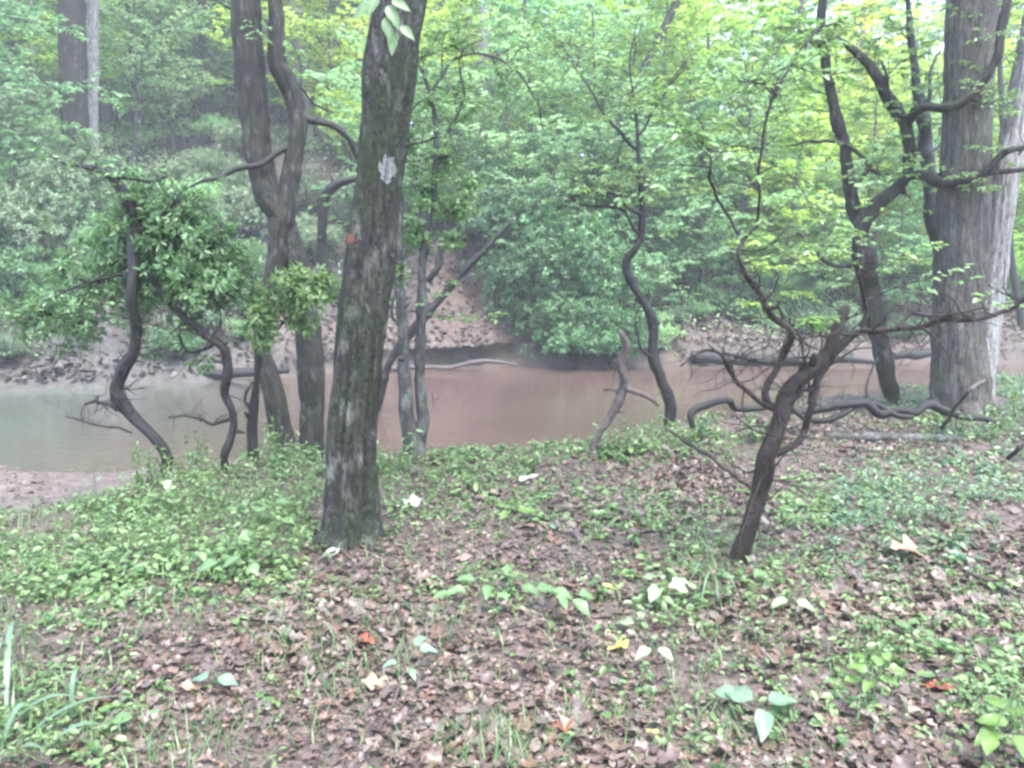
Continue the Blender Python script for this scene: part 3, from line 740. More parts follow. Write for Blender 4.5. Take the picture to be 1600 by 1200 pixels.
laurel('lichen_tree', 'slender pair of pale lichen-mottled stems right of the mossy trunk', 'tree', (647, 712),
       [[(648, 714, 40), (645, 690, 34), (636, 640, 23), (631, 580, 21), (627, 500, 18), (623, 420, 15), (622, 350, 11), (628, 270, 8), (640, 180, 5), (655, 90, 3)],
        [(652, 705, 22, .03), (660, 665, 17, .03), (657, 600, 16, .05), (657, 540, 15, .05), (659, 470, 15, .05), (662, 410, 13, .05), (672, 340, 11, .1), (682, 250, 9, .1), (678, 180, 8, .1), (664, 130, 6, .1), (650, 100, 4, .1)],
        [(680, 255, 6, .1), (700, 210, 5, .15), (722, 160, 4, .2), (718, 100, 3, .2), (735, 60, 2, .2)],
        [(668, 160, 5, .1), (700, 100, 4, .2), (760, 85, 4, .3), (810, 110, 4, .4), (840, 160, 3, .5), (850, 200, 1.5, .5)]],
       'bark_lichen', [(690, 250, 30, 26, .2, 26), (665, 300, 40, 34, .1, 38), (715, 320, 34, 26, .1, 34), (650, 370, 34, 34, .1, 32), (705, 372, 22, 18, .1, 15), (640, 215, 22, 30, .1, 18), (735, 285, 28, 18, .2, 18), (625, 420, 14, 20, 0, 10)], 'near_green', .06, 5, None, 9, .35, .07, 0, 8,
       [((700, 210, .1), (745, 165, .2), .3, 8, .07), ((690, 120, .1), (700, 30, .2), .35, 10, .07), ((760, 85, .3), (790, 150, .3), .3, 8, .07), ((640, 180, 0), (690, 150, 0), .25, 7, .06), ((655, 90, 0), (740, 60, .2), .35, 9, .07)], (40, .05, 0, 1.2))

# --- S-curved sapling and dead snag in the middle
laurel('sapling', 'slim dark S-curved sapling over the river right of centre with a thin forking top', 'sapling', (1043, 664),
       [[(1043, 664, 15), (1047, 630, 16), (1034, 590, 16), (1020, 555, 15), (1020, 505, 14), (1004, 468, 13), (984, 432, 13), (981, 408, 12), (996, 385, 11), (1003, 355, 11), (1003, 310, 9), (999, 260, 8), (994, 215, 6), (990, 170, 5), (985, 110, 3), (990, 50, 2)],
        [(1003, 340, 7), (985, 328, 6), (968, 305, 5), (940, 300, 4), (900, 303, 3), (870, 330, 2)],
        [(999, 365, 6), (970, 330, 4.5), (930, 325, 4), (905, 320, 3), (890, 300, 2)],
        [(1003, 300, 5), (1010, 285, 4), (1016, 275, 2)],
        [(997, 240, 5), (975, 215, 4.5), (950, 190, 4), (930, 150, 3), (900, 110, 2.5), (870, 60, 2)],
        [(994, 215, 4), (1020, 180, 3), (1050, 130, 2.5), (1075, 90, 2)],
        [(1022, 560, 5), (1000, 540, 4), (990, 500, 3), (1008, 470, 2)]],
       'bark_dark', (), 'near_green', .05, 6, None, 22, .32, .08, 0, 8,
       [((950, 190, 0), (905, 170, .2), .3, 7, .055), ((1010, 285, 0), (1050, 250, .3), .25, 6, .055), ((900, 110, 0), (850, 40, .3), .35, 9, .06), ((1050, 130, 0), (1090, 60, .2), .3, 8, .06), ((940, 300, 0), (870, 300, .3), .25, 7, .055), ((990, 100, 0), (1000, 20, .2), .3, 9, .06), ((985, 215, 0), (960, 260, .2), .25, 6, .05)], (64, .044, 0, 1.25))
laurel('dead_snag', 'bare weathered broken stick snag standing at the water edge in the middle', 'snag', (925, 716),
       [[(925, 716, 13), (938, 680, 13), (953, 650, 14), (968, 618, 14), (976, 592, 13), (970, 565, 13), (976, 548, 11), (970, 530, 9), (963, 519, 6)],
        [(976, 600, 10), (992, 610, 9), (1008, 620, 8), (1024, 636, 6)],
        [(966, 612, 7), (952, 606, 5), (938, 608, 3)],
        [(970, 572, 6), (962, 565, 6), (958, 560, 4)]],
       'wood_dead', (), 'mid', .05, 7, None, 3, .2)

# --- leaning laurel on the right, with its broken top and long limb
laurel('leaning_laurel', 'leaning brown laurel with a broken top and a long limb reaching right', 'tree', (1150, 882),
       [[(1150, 882, 28.4), (1165, 830, 29.2), (1186, 770, 31.0), (1203, 705, 29.2), (1220, 650, 29.2), (1240, 602, 29.2), (1272, 574, 27.5), (1296, 550, 24.1), (1308, 520, 18.9), (1318, 492, 17.2), (1322, 480, 13.8)],
        [(1204, 712, 12.0), (1230, 695, 12.0), (1256, 672, 12.0), (1270, 640, 12.9), (1278, 605, 12.9), (1292, 570, 13.8), (1312, 540, 17.2), (1344, 516, 12.0), (1375, 512, 10.3), (1408, 515, 9.5), (1440, 510, 8.6), (1475, 498, 9.5), (1520, 497, 9.5), (1560, 488, 8.6), (1600, 464, 6.9), (1640, 440, 4.3)],
        [(1405, 513, 6.0), (1414, 495, 5.2), (1420, 485, 5.2), (1460, 490, 4.3), (1520, 478, 3.4), (1545, 480, 2.6)],
        [(1345, 512, 7.7), (1350, 480, 6.0), (1346, 440, 5.2), (1352, 400, 3.4), (1350, 370, 2.1)],
        [(1224, 645, 12.0), (1198, 622, 11.2), (1210, 585, 11.2), (1224, 550, 12.9), (1232, 525, 12.0), (1222, 500, 10.3), (1200, 470, 10.3), (1176, 440, 9.5), (1162, 412, 7.7), (1158, 390, 6.9), (1160, 375, 6.9), (1140, 350, 5.2), (1125, 320, 4.3), (1120, 270, 4.3), (1112, 230, 2.6)],
        [(1160, 380, 6.0), (1172, 358, 6.0), (1183, 350, 6.0), (1188, 300, 6.0), (1190, 255, 6.0), (1200, 200, 5.2), (1214, 150, 5.2), (1235, 115, 4.3), (1258, 70, 2.6)],
        [(1214, 150, 3.4), (1195, 125, 2.6), (1170, 110, 1.7)],
        [(1440, 512, 3.4), (1465, 530, 3.0), (1482, 548, 1.7)],
        [(1210, 640, 8.6), (1180, 620, 7.7), (1150, 590, 6.9), (1135, 560, 6.0), (1115, 545, 5.2), (1090, 550, 3.4), (1060, 570, 2.6)],
        [(1130, 552, 4.3), (1190, 562, 4.3), (1230, 565, 3.4), (1262, 560, 2.6)],
        [(1264, 630, 6.0), (1267, 600, 5.2), (1262, 560, 4.3), (1250, 520, 3.4), (1240, 490, 1.7)],
        [(1240, 622, 6.9), (1260, 612, 5.2), (1280, 610, 3.4)]],
       'bark_red', (), 'near_green', .07, 8, None, 26, .4, .1, 0, 6,
       [((1240, 510, -.1), (1290, 498, -.25), .14, 5, .075), ((1258, 70, 0), (1290, 30, .1), .25, 7, .06), ((1188, 300, 0), (1160, 260, .1), .2, 5, .05), ((1115, 240, 0), (1090, 180, .1), .25, 7, .055)], (74, .044, 1, 1.45))

# --- right group: grey-green laurel tree, dark leaning trunk, big twin trunk
laurel('laurel_tree', 'dark forking laurel tree whose crooked limbs cross the big grey trunk', 'tree', (1398, 634),
       [[(1398, 634, 26), (1388, 590, 30), (1378, 540, 30), (1366, 480, 30), (1352, 420, 30), (1343, 370, 28), (1350, 342, 26), (1372, 318, 21), (1400, 294, 19), (1420, 272, 18), (1420, 235, 18), (1414, 195, 17), (1394, 160, 17), (1372, 122, 15), (1350, 92, 13), (1320, 68, 10), (1290, 58, 7), (1262, 66, 4)],
        [(1420, 272, 14, 0), (1440, 272, 13, -.2), (1465, 283, 14, -.5), (1500, 285, 14, -.75), (1530, 272, 12, -.8), (1565, 268, 8, -.8), (1610, 262, 6, -.8), (1650, 250, 3, -.8)],
        [(1535, 270, 10, -.8), (1562, 245, 10, -.85), (1590, 235, 9, -.9), (1620, 230, 7, -.9), (1670, 225, 4, -.9)],
        [(1418, 192, 15, 0), (1428, 177, 14, -.15), (1450, 167, 13, -.4), (1485, 166, 13, -.7), (1512, 155, 14, -.8), (1538, 122, 14, -.85), (1558, 85, 13, -.9), (1568, 45, 12, -.9), (1573, 0, 11, -.9), (1576, -60, 10, -.9), (1570, -160, 7, -.9)],
        [(1515, 155, 5, -.8), (1540, 160, 4, -.8), (1555, 162, 3, -.8)],
        [(1343, 335, 9), (1335, 315, 8), (1345, 285, 8), (1358, 262, 9), (1345, 245, 7), (1325, 230, 6), (1300, 223, 5), (1265, 223, 4), (1228, 229, 2.5)],
        [(1358, 265, 5), (1375, 270, 4), (1392, 270, 2)],
        [(1418, 185, 8), (1400, 165, 6), (1388, 140, 6), (1384, 120, 4), (1376, 95, 3)],
        [(1330, 415, 7), (1305, 413, 6), (1285, 400, 6), (1270, 380, 5), (1245, 360, 3)],
        [(1345, 350, 20, .15), (1334, 320, 20, .2), (1326, 260, 20, .2), (1312, 200, 19, .25), (1300, 150, 16, .25), (1292, 100, 15, .3), (1286, 40, 13, .3), (1280, -60, 10, .3)]],
       'bark_grey', [(1300, 60, 36, 20, -.1, 26), (1345, 90, 30, 20, .1, 16), (1260, 60, 30, 16, 0, 14)], 'near_green', .07, 9, None, 7, .4, .09, 0, 7,
       [((1350, 92, 0), (1400, 40, .2), .4, 10, .075), ((1290, 58, 0), (1210, 40, .2), .4, 12, .075), ((1384, 120, 0), (1440, 60, .2), .4, 10, .075), ((1300, 150, .2), (1240, 120, .4), .35, 9, .07), ((1570, 0, 0), (1500, 20, -.2), .4, 10, .075), ((1414, 195, 0), (1470, 120, .3), .35, 8, .07), ((1400, 290, 0), (1440, 330, .3), .25, 6, .06)], (64, .055, 0, 1.6))
laurel('dark_tree', 'thin dark leaning tree half hidden behind the big grey trunk', 'tree', (1502, 615),
       [[(1510, 630, 26), (1500, 560, 25), (1485, 460, 24), (1466, 370, 24), (1455, 300, 23), (1447, 240, 20), (1440, 180, 17), (1432, 130, 14), (1425, 70, 11), (1418, 0, 9), (1410, -100, 6)],
        [(1438, 165, 7), (1452, 150, 6), (1455, 110, 5), (1470, 80, 3)], [(1447, 240, 6), (1470, 230, 5), (1490, 215, 4), (1500, 190, 2)]],
       'bark_dark', (), 'near_green', .07, 10, None, 6, .4, .09, .4, 7, [((1425, 70, 0), (1385, 20, .2), .4, 10, .08), ((1440, 180, 0), (1490, 130, .3), .4, 9, .08)])

root, d = stem_root('big_tree', 'broad grey ridged trunk at the right edge with a paler second stem leaning right', 'tree', 1500, 640)
mb = MB()
P, R = pixpath([(1500, 645, 91.2), (1499, 610, 81.7), (1497, 520, 74.1), (1502, 420, 73.1), (1506, 320, 70.3), (1510, 220, 66.5), (1514, 100, 65.5), (1518, 0, 65.5), (1522, -120, 62.7), (1528, -400, 55.1)], d, 1, .03)
P, R = crown_stem(P, R, 5)
P, R = rooted(P, R, 1.25); Ps, Rs = tube(mb, P, R, 72, .03, .07, 12, 4, 5, .05)
add_crown(root, Ps, 6.5, 4.0, 14, .15, 3, 'bright')
for k in range(5):
    a = k*1.25+3.3; p = P[1]; q = p + np.array([math.cos(a), math.sin(a), 0])*.55; q[2] = g1(q[0], q[1]) - .05
    tube(mb, [p+np.array([0, 0, .3]), p + np.array([math.cos(a)*.3, math.sin(a)*.3, .06]), q], [.16, .1, .03], 12, .04, .15, 4, 4, k, .2)
part('trunk', mb, M['bark_big'], root)
mb = MB()
P, R = pixpath([(1524, 640, 50, .22), (1532, 580, 44, .24), (1543, 500, 40, .28), (1552, 420, 38, .3), (1562, 340, 38, .3), (1574, 260, 37, .3), (1588, 190, 36, .3), (1606, 90, 34, .3), (1624, 0, 33, .3), (1650, -130, 31, .3), (1690, -380, 26, .3)], d, 2, .03)
P, R = rooted(P, R, 1.2); tube(mb, P, R, 48, .03, .08, 8, 2.4, 8, .05)
part('trunk', mb, M['bark_pale'], root)

# --- twisted vine, fallen sticks and logs
def lying(name, label, cat, spec, mat, group=None, sd=0, twigs=0, lift=0., seg=12, rough=.1, strands=()):
    """wood lying on or just above the ground: (px,py,width,lift)"""
    rng = exec_rng(300+sd); mb = MB()
    for sp2 in (spec,)+tuple(strands):
        P, R = [], []
        for (px, py, w, h) in sp2:
            dd = hit(px, py); p = W(px, py, dd)
            if h: # lifted: same pixel but nearer by the height
                dd = dd - h*dd/ (CAMZ - p[2] + 1e-6); p = W(px, py, dd)
            P.append(p); R.append(w*.5/FPX*dd/cp)
        Ps, Rs = tube(mb, P, R, seg, .03, rough, 2.2, 3.5, sd, .12, .01)
        if twigs: twiggy(mb, Ps, Rs, twigs, .3, rng, .1, 1., .3)
    return single(name, mb, M[mat], label, cat, group)

def hanging(name, label, cat, spec, dref, mat, sd=0, strands=(), twigs=0):
    rng = exec_rng(400+sd); mb = MB()
    for k, s in enumerate((spec,)+tuple(strands)):
        P, R = pixpath(s, dref, sd+k, .08)
        Ps, Rs = tube(mb, P, R, 14, .03, .12, 2.2, 4, sd, .15, .012)
        if twigs: twiggy(mb, Ps, Rs, twigs, .35, rng, .1, 1., .4)
    return single(name, mb, M[mat], label, cat)
dv = hit(1320, 680)
hanging('twisted_vine', 'ropy dark twisted vine running level above the leaf litter on the right bank', 'vine',
        [(1083, 668, 10, -.6), (1080, 648, 11, -.6), (1100, 634, 12, -.5), (1138, 626, 12, -.4), (1150, 640, 10, -.3), (1185, 638, 10, -.2), (1222, 634, 11, -.1), (1250, 643, 13, 0), (1290, 636, 13, 0), (1330, 630, 14, 0), (1355, 632, 14, 0), (1375, 648, 14, 0), (1405, 642, 12, 0), (1432, 645, 12, 0), (1450, 632, 13, .05), (1472, 640, 12, .1), (1510, 650, 12, .2), (1548, 658, 11, .2), (1570, 675, 8, .2)],
        dv, 'bark_dark', 1,
        ([(1238, 640, 9, -.05), (1262, 655, 9, -.05), (1295, 656, 10, -.05), (1322, 645, 10, -.05), (1345, 632, 11, .05), (1370, 634, 10, .05), (1400, 650, 9, -.05), (1428, 652, 8, -.05)],
         [(1352, 628, 4, 0), (1356, 600, 4, .05), (1362, 580, 3, .1), (1372, 560, 3, .1)]), 4)
lying('fallen_branch', 'thin bare forked branch poking up in front of the big grey trunk', 'branch', [(1472, 668, 6, .05), (1500, 628, 6, .35), (1530, 600, 5, .5), (1552, 582, 4, .6), (1568, 580, 2, .6)], 'wood_dead', None, 2, 3)
lying('fallen_log', 'half-buried mossy grey log lying in the leaf litter before the big trunk', 'log', [(1290, 684, 14, .02), (1340, 683, 15, .03), (1400, 684, 16, .03), (1460, 686, 16, .03), (1505, 687, 13, .02)], 'bark_lichen', None, 3)
lying('fallen_branch', 'long thin dark stick slanting down from the sapling towards the leaning laurel', 'branch', [(1040, 668, 4, .1), (1080, 695, 5, .15), (1120, 722, 5, .2), (1160, 752, 5, .22), (1190, 768, 4, .15), (1212, 782, 2, .02)], 'bark_red', None, 4, 3)
lying('fallen_branch', 'short dark stick rising from the right edge of the leaf litter', 'branch', [(1575, 716, 7, .03), (1592, 700, 7, .12), (1620, 682, 6, .2)], 'bark_dark', None, 5, 2)
lying('fallen_branch', 'straight dark stick half covered by litter at the right, below the tan oak leaf', 'branch', [(1495, 885, 5, .02), (1530, 902, 6, .03), (1570, 922, 6, .03), (1610, 940, 6, .02)], 'wood_dead', None, 6, 2)
lying('fallen_branch', 'pale curving twig lying in the litter near the bottom centre', 'branch', [(573, 1160, 3, .01), (600, 1120, 4, .03), (622, 1080, 3.5, .05), (634, 1045, 3, .06), (634, 1010, 2, .08)], 'wood_dead', None, 7, 0)
lying('fallen_branch', 'thin dark twig lying diagonally in the bottom centre litter', 'branch', [(672, 1090, 3, .01), (705, 1125, 3.5, .02), (745, 1160, 3, .01)], 'bark_dark', None, 8, 1)
lying('fallen_branch', 'upright thin forked stick beside the water right of the lichen stems', 'branch', [(668, 752, 5, .0), (676, 700, 5, .25), (680, 660, 4, .45), (676, 610, 2, .7)], 'bark_red', None, 9, 3)
def bank_log(name, label, spec, d, mat, sd):
    mb = MB(); P, R = pixpath(spec, d, sd, .1); Ps, Rs = tube(mb, P, R, 12, .08, .12, 2.2, 2, sd, .15, .02)
    twiggy(mb, Ps, Rs, 3, .5, exec_rng(sd), .2, 1)
    return single(name, mb, M[mat], label, 'log')
bank_log('driftwood_log', 'long pale bare branch lying along the far water edge behind the lichen stems', [(575, 580, 6), (625, 575, 8), (670, 575, 8), (710, 573, 8), (735, 567, 7), (770, 565, 6), (808, 570, 4)], 19.0, 'wood_dead', 21)
bank_log('driftwood_log', 'dark wet log lying along the far water edge behind the leaning laurel', [(1080, 556, 16), (1120, 560, 18), (1180, 563, 17), (1250, 564, 15), (1310, 562, 12), (1365, 565, 9)], 20.0, 'bark_dark', 22)
bank_log('driftwood_log', 'short dark log on the far bank at the left side of the big grey trunk', [(1395, 556, 14), (1430, 555, 15), (1462, 552, 12)], 20.2, 'bark_dark', 23)
bank_log('driftwood_log', 'dark snag log lying at the left far water edge behind the twin trunks', [(285, 580, 12), (340, 584, 14), (400, 582, 14), (450, 578, 10)], 17.3, 'bark_dark', 24)

# ------------------------------------------------------------------ far bank: trees and shrubs, one of each kind, then copies
def gen_tree(seed, H, lo, spread, limbs, r0, L, twigs, per, bark, wd=.55, lean=.06, bare=0):
    rng = exec_rng(seed); T_, F_ = MB(), MB()
    n = 7; hs = np.linspace(0, H, n); off = np.cumsum(rng.normal(0, lean*H/n, (n, 2)), 0); off -= off[0]
    P = np.column_stack([off, hs]); P[0, 2] = -.4
    R = r0*(1-.85*np.linspace(0, 1, n)**1.1); R[0] *= 1.25
    Ps, Rs = tube(T_, P, R, 12, H/36, .08, 2.5, 1, seed, .1)
    for k in range(limbs):
        u = lo + (1-lo)*((k+rng.random())/limbs)
        i = min(len(Ps)-1, int(u*(len(Ps)-1))); p = Ps[i]
        az = k*2.4+rng.normal(0, .5); prof = math.sin(math.pi*min(1, (u-lo)/(1-lo)*.85+.15))**.6
        ln = spread*prof*rng.uniform(.55, 1.15)
        q = p + np.array([math.cos(az)*ln, math.sin(az)*ln, ln*rng.uniform(-.15, .75)])
        spray(T_, F_, p, q, rng, ln*.45, twigs, L, per, max(.006, Rs[i]*.35), .05, wd)
    return T_, F_

def gen_shrub(seed, h, w, stems, tips, L, lumps, n=8):
    rng = exec_rng(seed); T_, F_ = MB(), MB()
    for k in range(lumps):
        a = k*2.4; rr = w*.5*rng.uniform(.1, .75)
        c = np.array([math.cos(a)*rr, math.sin(a)*rr*.8, h*rng.uniform(.3, .82)])
        clump(None, F_, c, (w*.27*rng.uniform(.7, 1.3), w*.24, h*.2*rng.uniform(.7, 1.3)), tips//lumps, rng, None, L, n)
        b = np.array([rng.normal(0, .12), rng.normal(0, .12), -.15])
        tube(T_, [b, b*.5+c*.4+rng.normal(0, .12, 3), c], [.035, .025, .008], 6, .15, jitter=.03)
        for j in range(4):
            tube(T_, [c, c+rdir(rng, 1, .5)[0]*w*.2], [.012, .003], 4, .3)
    return T_, F_

PROTO = {}
def proto(key, T_, F_): PROTO[key] = (T_.mesh(key+'_trunk'), F_.mesh(key+'_crown') if F_.n else None)
proto('understory_a', *gen_tree(21, 6.5, .18, 2.3, 34, .06, .125, 16, 13, 'bark_far'))
proto('understory_b', *gen_tree(22, 8.5, .22, 2.6, 40, .075, .13, 16, 13, 'bark_far'))
proto('understory_c', *gen_tree(23, 5.0, .12, 2.0, 30, .045, .12, 16, 13, 'bark_far', .5, .1))
proto('canopy_a', *gen_tree(24, 19, .16, 4.6, 50, .20, .24, 16, 14, 'bark_far', .6, .03))
proto('canopy_b', *gen_tree(25, 22, .26, 4.4, 50, .26, .25, 16, 14, 'bark_far', .6, .025))
proto('shrub_a', *gen_shrub(31, 2.3, 2.8, 7, 800, .10, 11))
proto('shrub_b', *gen_shrub(32, 1.7, 2.6, 6, 680, .09, 10))
proto('shrub_c', *gen_shrub(33, 3.0, 2.8, 7, 950, .105, 14))

def slot(o, mat):
    if not o.data.materials: o.data.materials.append(mat)
    o.material_slots[0].link = 'OBJECT'; o.material_slots[0].material = mat

def plant(key, name, label, cat, x, y, scale, rz, leafm, barkm, group, tilt=(0, 0), bare=False, zs=1.):
    z = g1(x, y); y = y - float(lip_shift(np.array([x]), np.array([y]))[0])
    root = thing(name, label, cat, (x, y, z), group)
    root.rotation_euler = (tilt[0], tilt[1], rz); root.scale = (scale, scale, scale*zs)
    tm, fm = PROTO[key]
    t = bpy.data.objects.new('trunk' if 'shrub' not in key else 'stems', tm); C.objects.link(t); t.parent = root; slot(t, M[barkm])
    if fm and not bare:
        f_ = bpy.data.objects.new('crown' if 'shrub' not in key else 'foliage', fm); C.objects.link(f_); f_.parent = root; slot(f_, M[leafm])
    return root

def far_at(px, t):
    """world x, y on the far bank: t metres behind the far water edge, under photo column px"""
    y = 20.
    for _ in range(6):
        x = (px-800)/FPX*y; y = float(yf(np.array([x]))[0]) + t
    return (px-800)/FPX*y, y

rng = exec_rng(77)
ZONES = [(-400, 330, 'left of the twin trunks'), (330, 640, 'behind the mossy trunk'), (640, 1000, 'above the brown bank scar'), (1000, 1440, 'behind the leaning laurel'), (1440, 2000, 'beyond the big grey trunk')]
def zone(px):
    for a, b, nme in ZONES:
        if a <= px < b: return nme
    return ZONES[-1][2]
COLN = {'mid': 'mid-green', 'bright': 'bright green', 'yellow': 'yellow-green', 'grey': 'grey-green', 'laurel_far': 'dark green'}

# shrubs of the far bank: (px, metres behind the edge, kind, scale, leaf)
SH = [(870, 2.0, 'shrub_c', 1.25, 'laurel_far'), (900, -.1, 'shrub_b', 1.05, 'laurel_far'), (775, 2.6, 'shrub_c', 1.15, 'laurel_far'), (825, 1.0, 'shrub_c', .95, 'laurel_far'), (880, .9, 'shrub_c', 1.1, 'laurel_far'), (955, 0, 'shrub_b', 1.0, 'laurel_far'), (850, .35, 'shrub_b', .8, 'laurel_far'), (1010, .5, 'shrub_b', .7, 'mid'), (940, .9, 'shrub_c', 1.05, 'laurel_far'), (790, 3.6, 'shrub_c', 1.05, 'laurel_far'), (770, 5.4, 'shrub_a', 1.1, 'mid'), (815, 1.8, 'shrub_a', .85, 'laurel_far'), (985, 2.6, 'shrub_a', .9, 'mid'), (905, .2, 'shrub_b', 1.0, 'laurel_far'), (975, .2, 'shrub_b', .85, 'laurel_far'), (840, .9, 'shrub_b', .75, 'laurel_far'),
      (30, 3.5, 'shrub_a', 1.15, 'grey'), (120, 4.5, 'shrub_c', .9, 'grey'), (-60, 3.0, 'shrub_c', 1.0, 'laurel_far'), (70, 6.5, 'shrub_a', 1.1, 'grey'), (200, 6.0, 'shrub_b', 1.0, 'grey'), (0, 8.5, 'shrub_c', 1.1, 'grey'), (400, 5.5, 'shrub_b', .85, 'grey'), (335, 9, 'shrub_b', .9, 'grey'), (20, 2.0, 'shrub_b', .8, 'laurel_far'), (110, 1.6, 'shrub_b', .6, 'laurel_far'), (250, 1.8, 'shrub_b', .55, 'mid'), (390, 1.5, 'shrub_b', .5, 'laurel_far'), (180, 3.2, 'shrub_a', .6, 'mid'), (-40, 1.4, 'shrub_b', .7, 'laurel_far'),
      (1080, 4.0, 'shrub_a', .95, 'mid'), (1160, 5.5, 'shrub_c', .9, 'bright'), (1230, 7.5, 'shrub_a', 1.05, 'bright'), (1040, 6.5, 'shrub_c', 1.0, 'mid'), (1110, 2.4, 'shrub_b', .6, 'laurel_far'), (1300, 9.0, 'shrub_c', 1.0, 'bright'), (1400, 7.5, 'shrub_b', .95, 'mid'), (1450, 10, 'shrub_a', 1.1, 'bright'), (1360, 12, 'shrub_c', 1.1, 'bright'), (1180, 11, 'shrub_c', 1.1, 'bright'), (1260, 14, 'shrub_a', 1.3, 'yellow'), (1560, 4, 'shrub_a', 1., 'bright'), (1620, 6, 'shrub_c', 1.1, 'bright'), (1700, 3, 'shrub_c', 1., 'mid'), (1060, 13, 'shrub_a', 1.2, 'bright'), (930, 8.5, 'shrub_c', 1.1, 'mid'), (1010, 10, 'shrub_a', 1.2, 'bright'), (640, 5.5, 'shrub_b', .8, 'mid'), (585, 3.5, 'shrub_b', .7, 'grey'), (740, 9.5, 'shrub_b', .9, 'mid'), (850, 3.0, 'shrub_c', .95, 'laurel_far'), (920, 3.8, 'shrub_c', 1.2, 'laurel_far'), (-120, 6, 'shrub_c', 1.2, 'grey'), (150, 8.5, 'shrub_b', 1., 'grey'), (60, 11, 'shrub_c', 1.1, 'grey'), (1000, 5, 'shrub_c', 1.15, 'mid'), (1120, 8, 'shrub_c', 1.2, 'bright'), (1200, 3.2, 'shrub_b', .7, 'mid'), (1320, 5, 'shrub_b', .8, 'bright'), (1400, 14, 'shrub_c', 1.4, 'yellow'), (1500, 13, 'shrub_c', 1.4, 'bright'), (1140, 16, 'shrub_c', 1.5, 'bright'), (960, 14, 'shrub_c', 1.3, 'bright'), (860, 12, 'shrub_a', 1.2, 'mid'), (560, 12, 'shrub_c', 1., 'bright'), (1600, 10, 'shrub_c', 1.4, 'yellow')]
for (px, t, k, s, lm) in SH:
    x, y = far_at(px, t)
    plant(k, 'bush', f'{COLN[lm]} leafy bush on the far bank {zone(px)}', 'bush', x, y, s*rng.uniform(.95, 1.05), rng.uniform(0, 6.28), lm, 'bark_dark', 'bushes on the far bank', (rng.normal(0, .06), rng.normal(0, .06)))

for k in range(22):                                 # plants fringing the far water edge
    px = -60 + 700*((k*.618+.3) % 1) if k < 13 else 1040 + 420*((k*.618) % 1); x, y = far_at(px, rng.uniform(.5, 2.4)); lm = str(rng.choice(['laurel_far', 'mid', 'grey']))
    plant('shrub_b' if k % 2 else 'shrub_a', 'bush', f'small {COLN[lm]} bush fringing the far water edge {zone(px)}', 'bush', x, y, rng.uniform(.32, .55), rng.uniform(0, 6.28), lm, 'bark_dark', 'small bushes along the far water edge')
for k in range(40):                                 # thicket along the left crest
    px = -80 + 720*((k*.618+.1) % 1); x, y = far_at(px, rng.uniform(19, 30) if k < 18 else rng.uniform(30, 48)); lm = str(rng.choice(['grey', 'mid', 'bright']))
    plant('shrub_c', 'bush', f'{COLN[lm]} bush high on the crest of the far slope {zone(px)}', 'bush', x, y, rng.uniform(1.1, 1.5), rng.uniform(0, 6.28), lm, 'bark_dark', 'bushes on the far bank')

# low scrub of the left slope and the right flat
for k in range(64):
    px = rng.uniform(-200, 640) if k < 40 else rng.uniform(760, 1750); t = rng.uniform(2.5, 15) if k < 40 else rng.uniform(2.5, 18)
    if 640 < px < 800 and t < 8: continue
    lm = str(rng.choice(['grey', 'grey', 'mid'])) if k < 40 else str(rng.choice(['mid', 'bright', 'bright']))
    x, y = far_at(px, t)
    plant(str(rng.choice(['shrub_a', 'shrub_b'])), 'bush', f'low {COLN[lm]} scrub bush on the far slope {zone(px)}', 'bush', x, y, rng.uniform(.45, .8), rng.uniform(0, 6.28), lm, 'bark_dark', 'low scrub on the far slope', (rng.normal(0, .06), rng.normal(0, .06)))

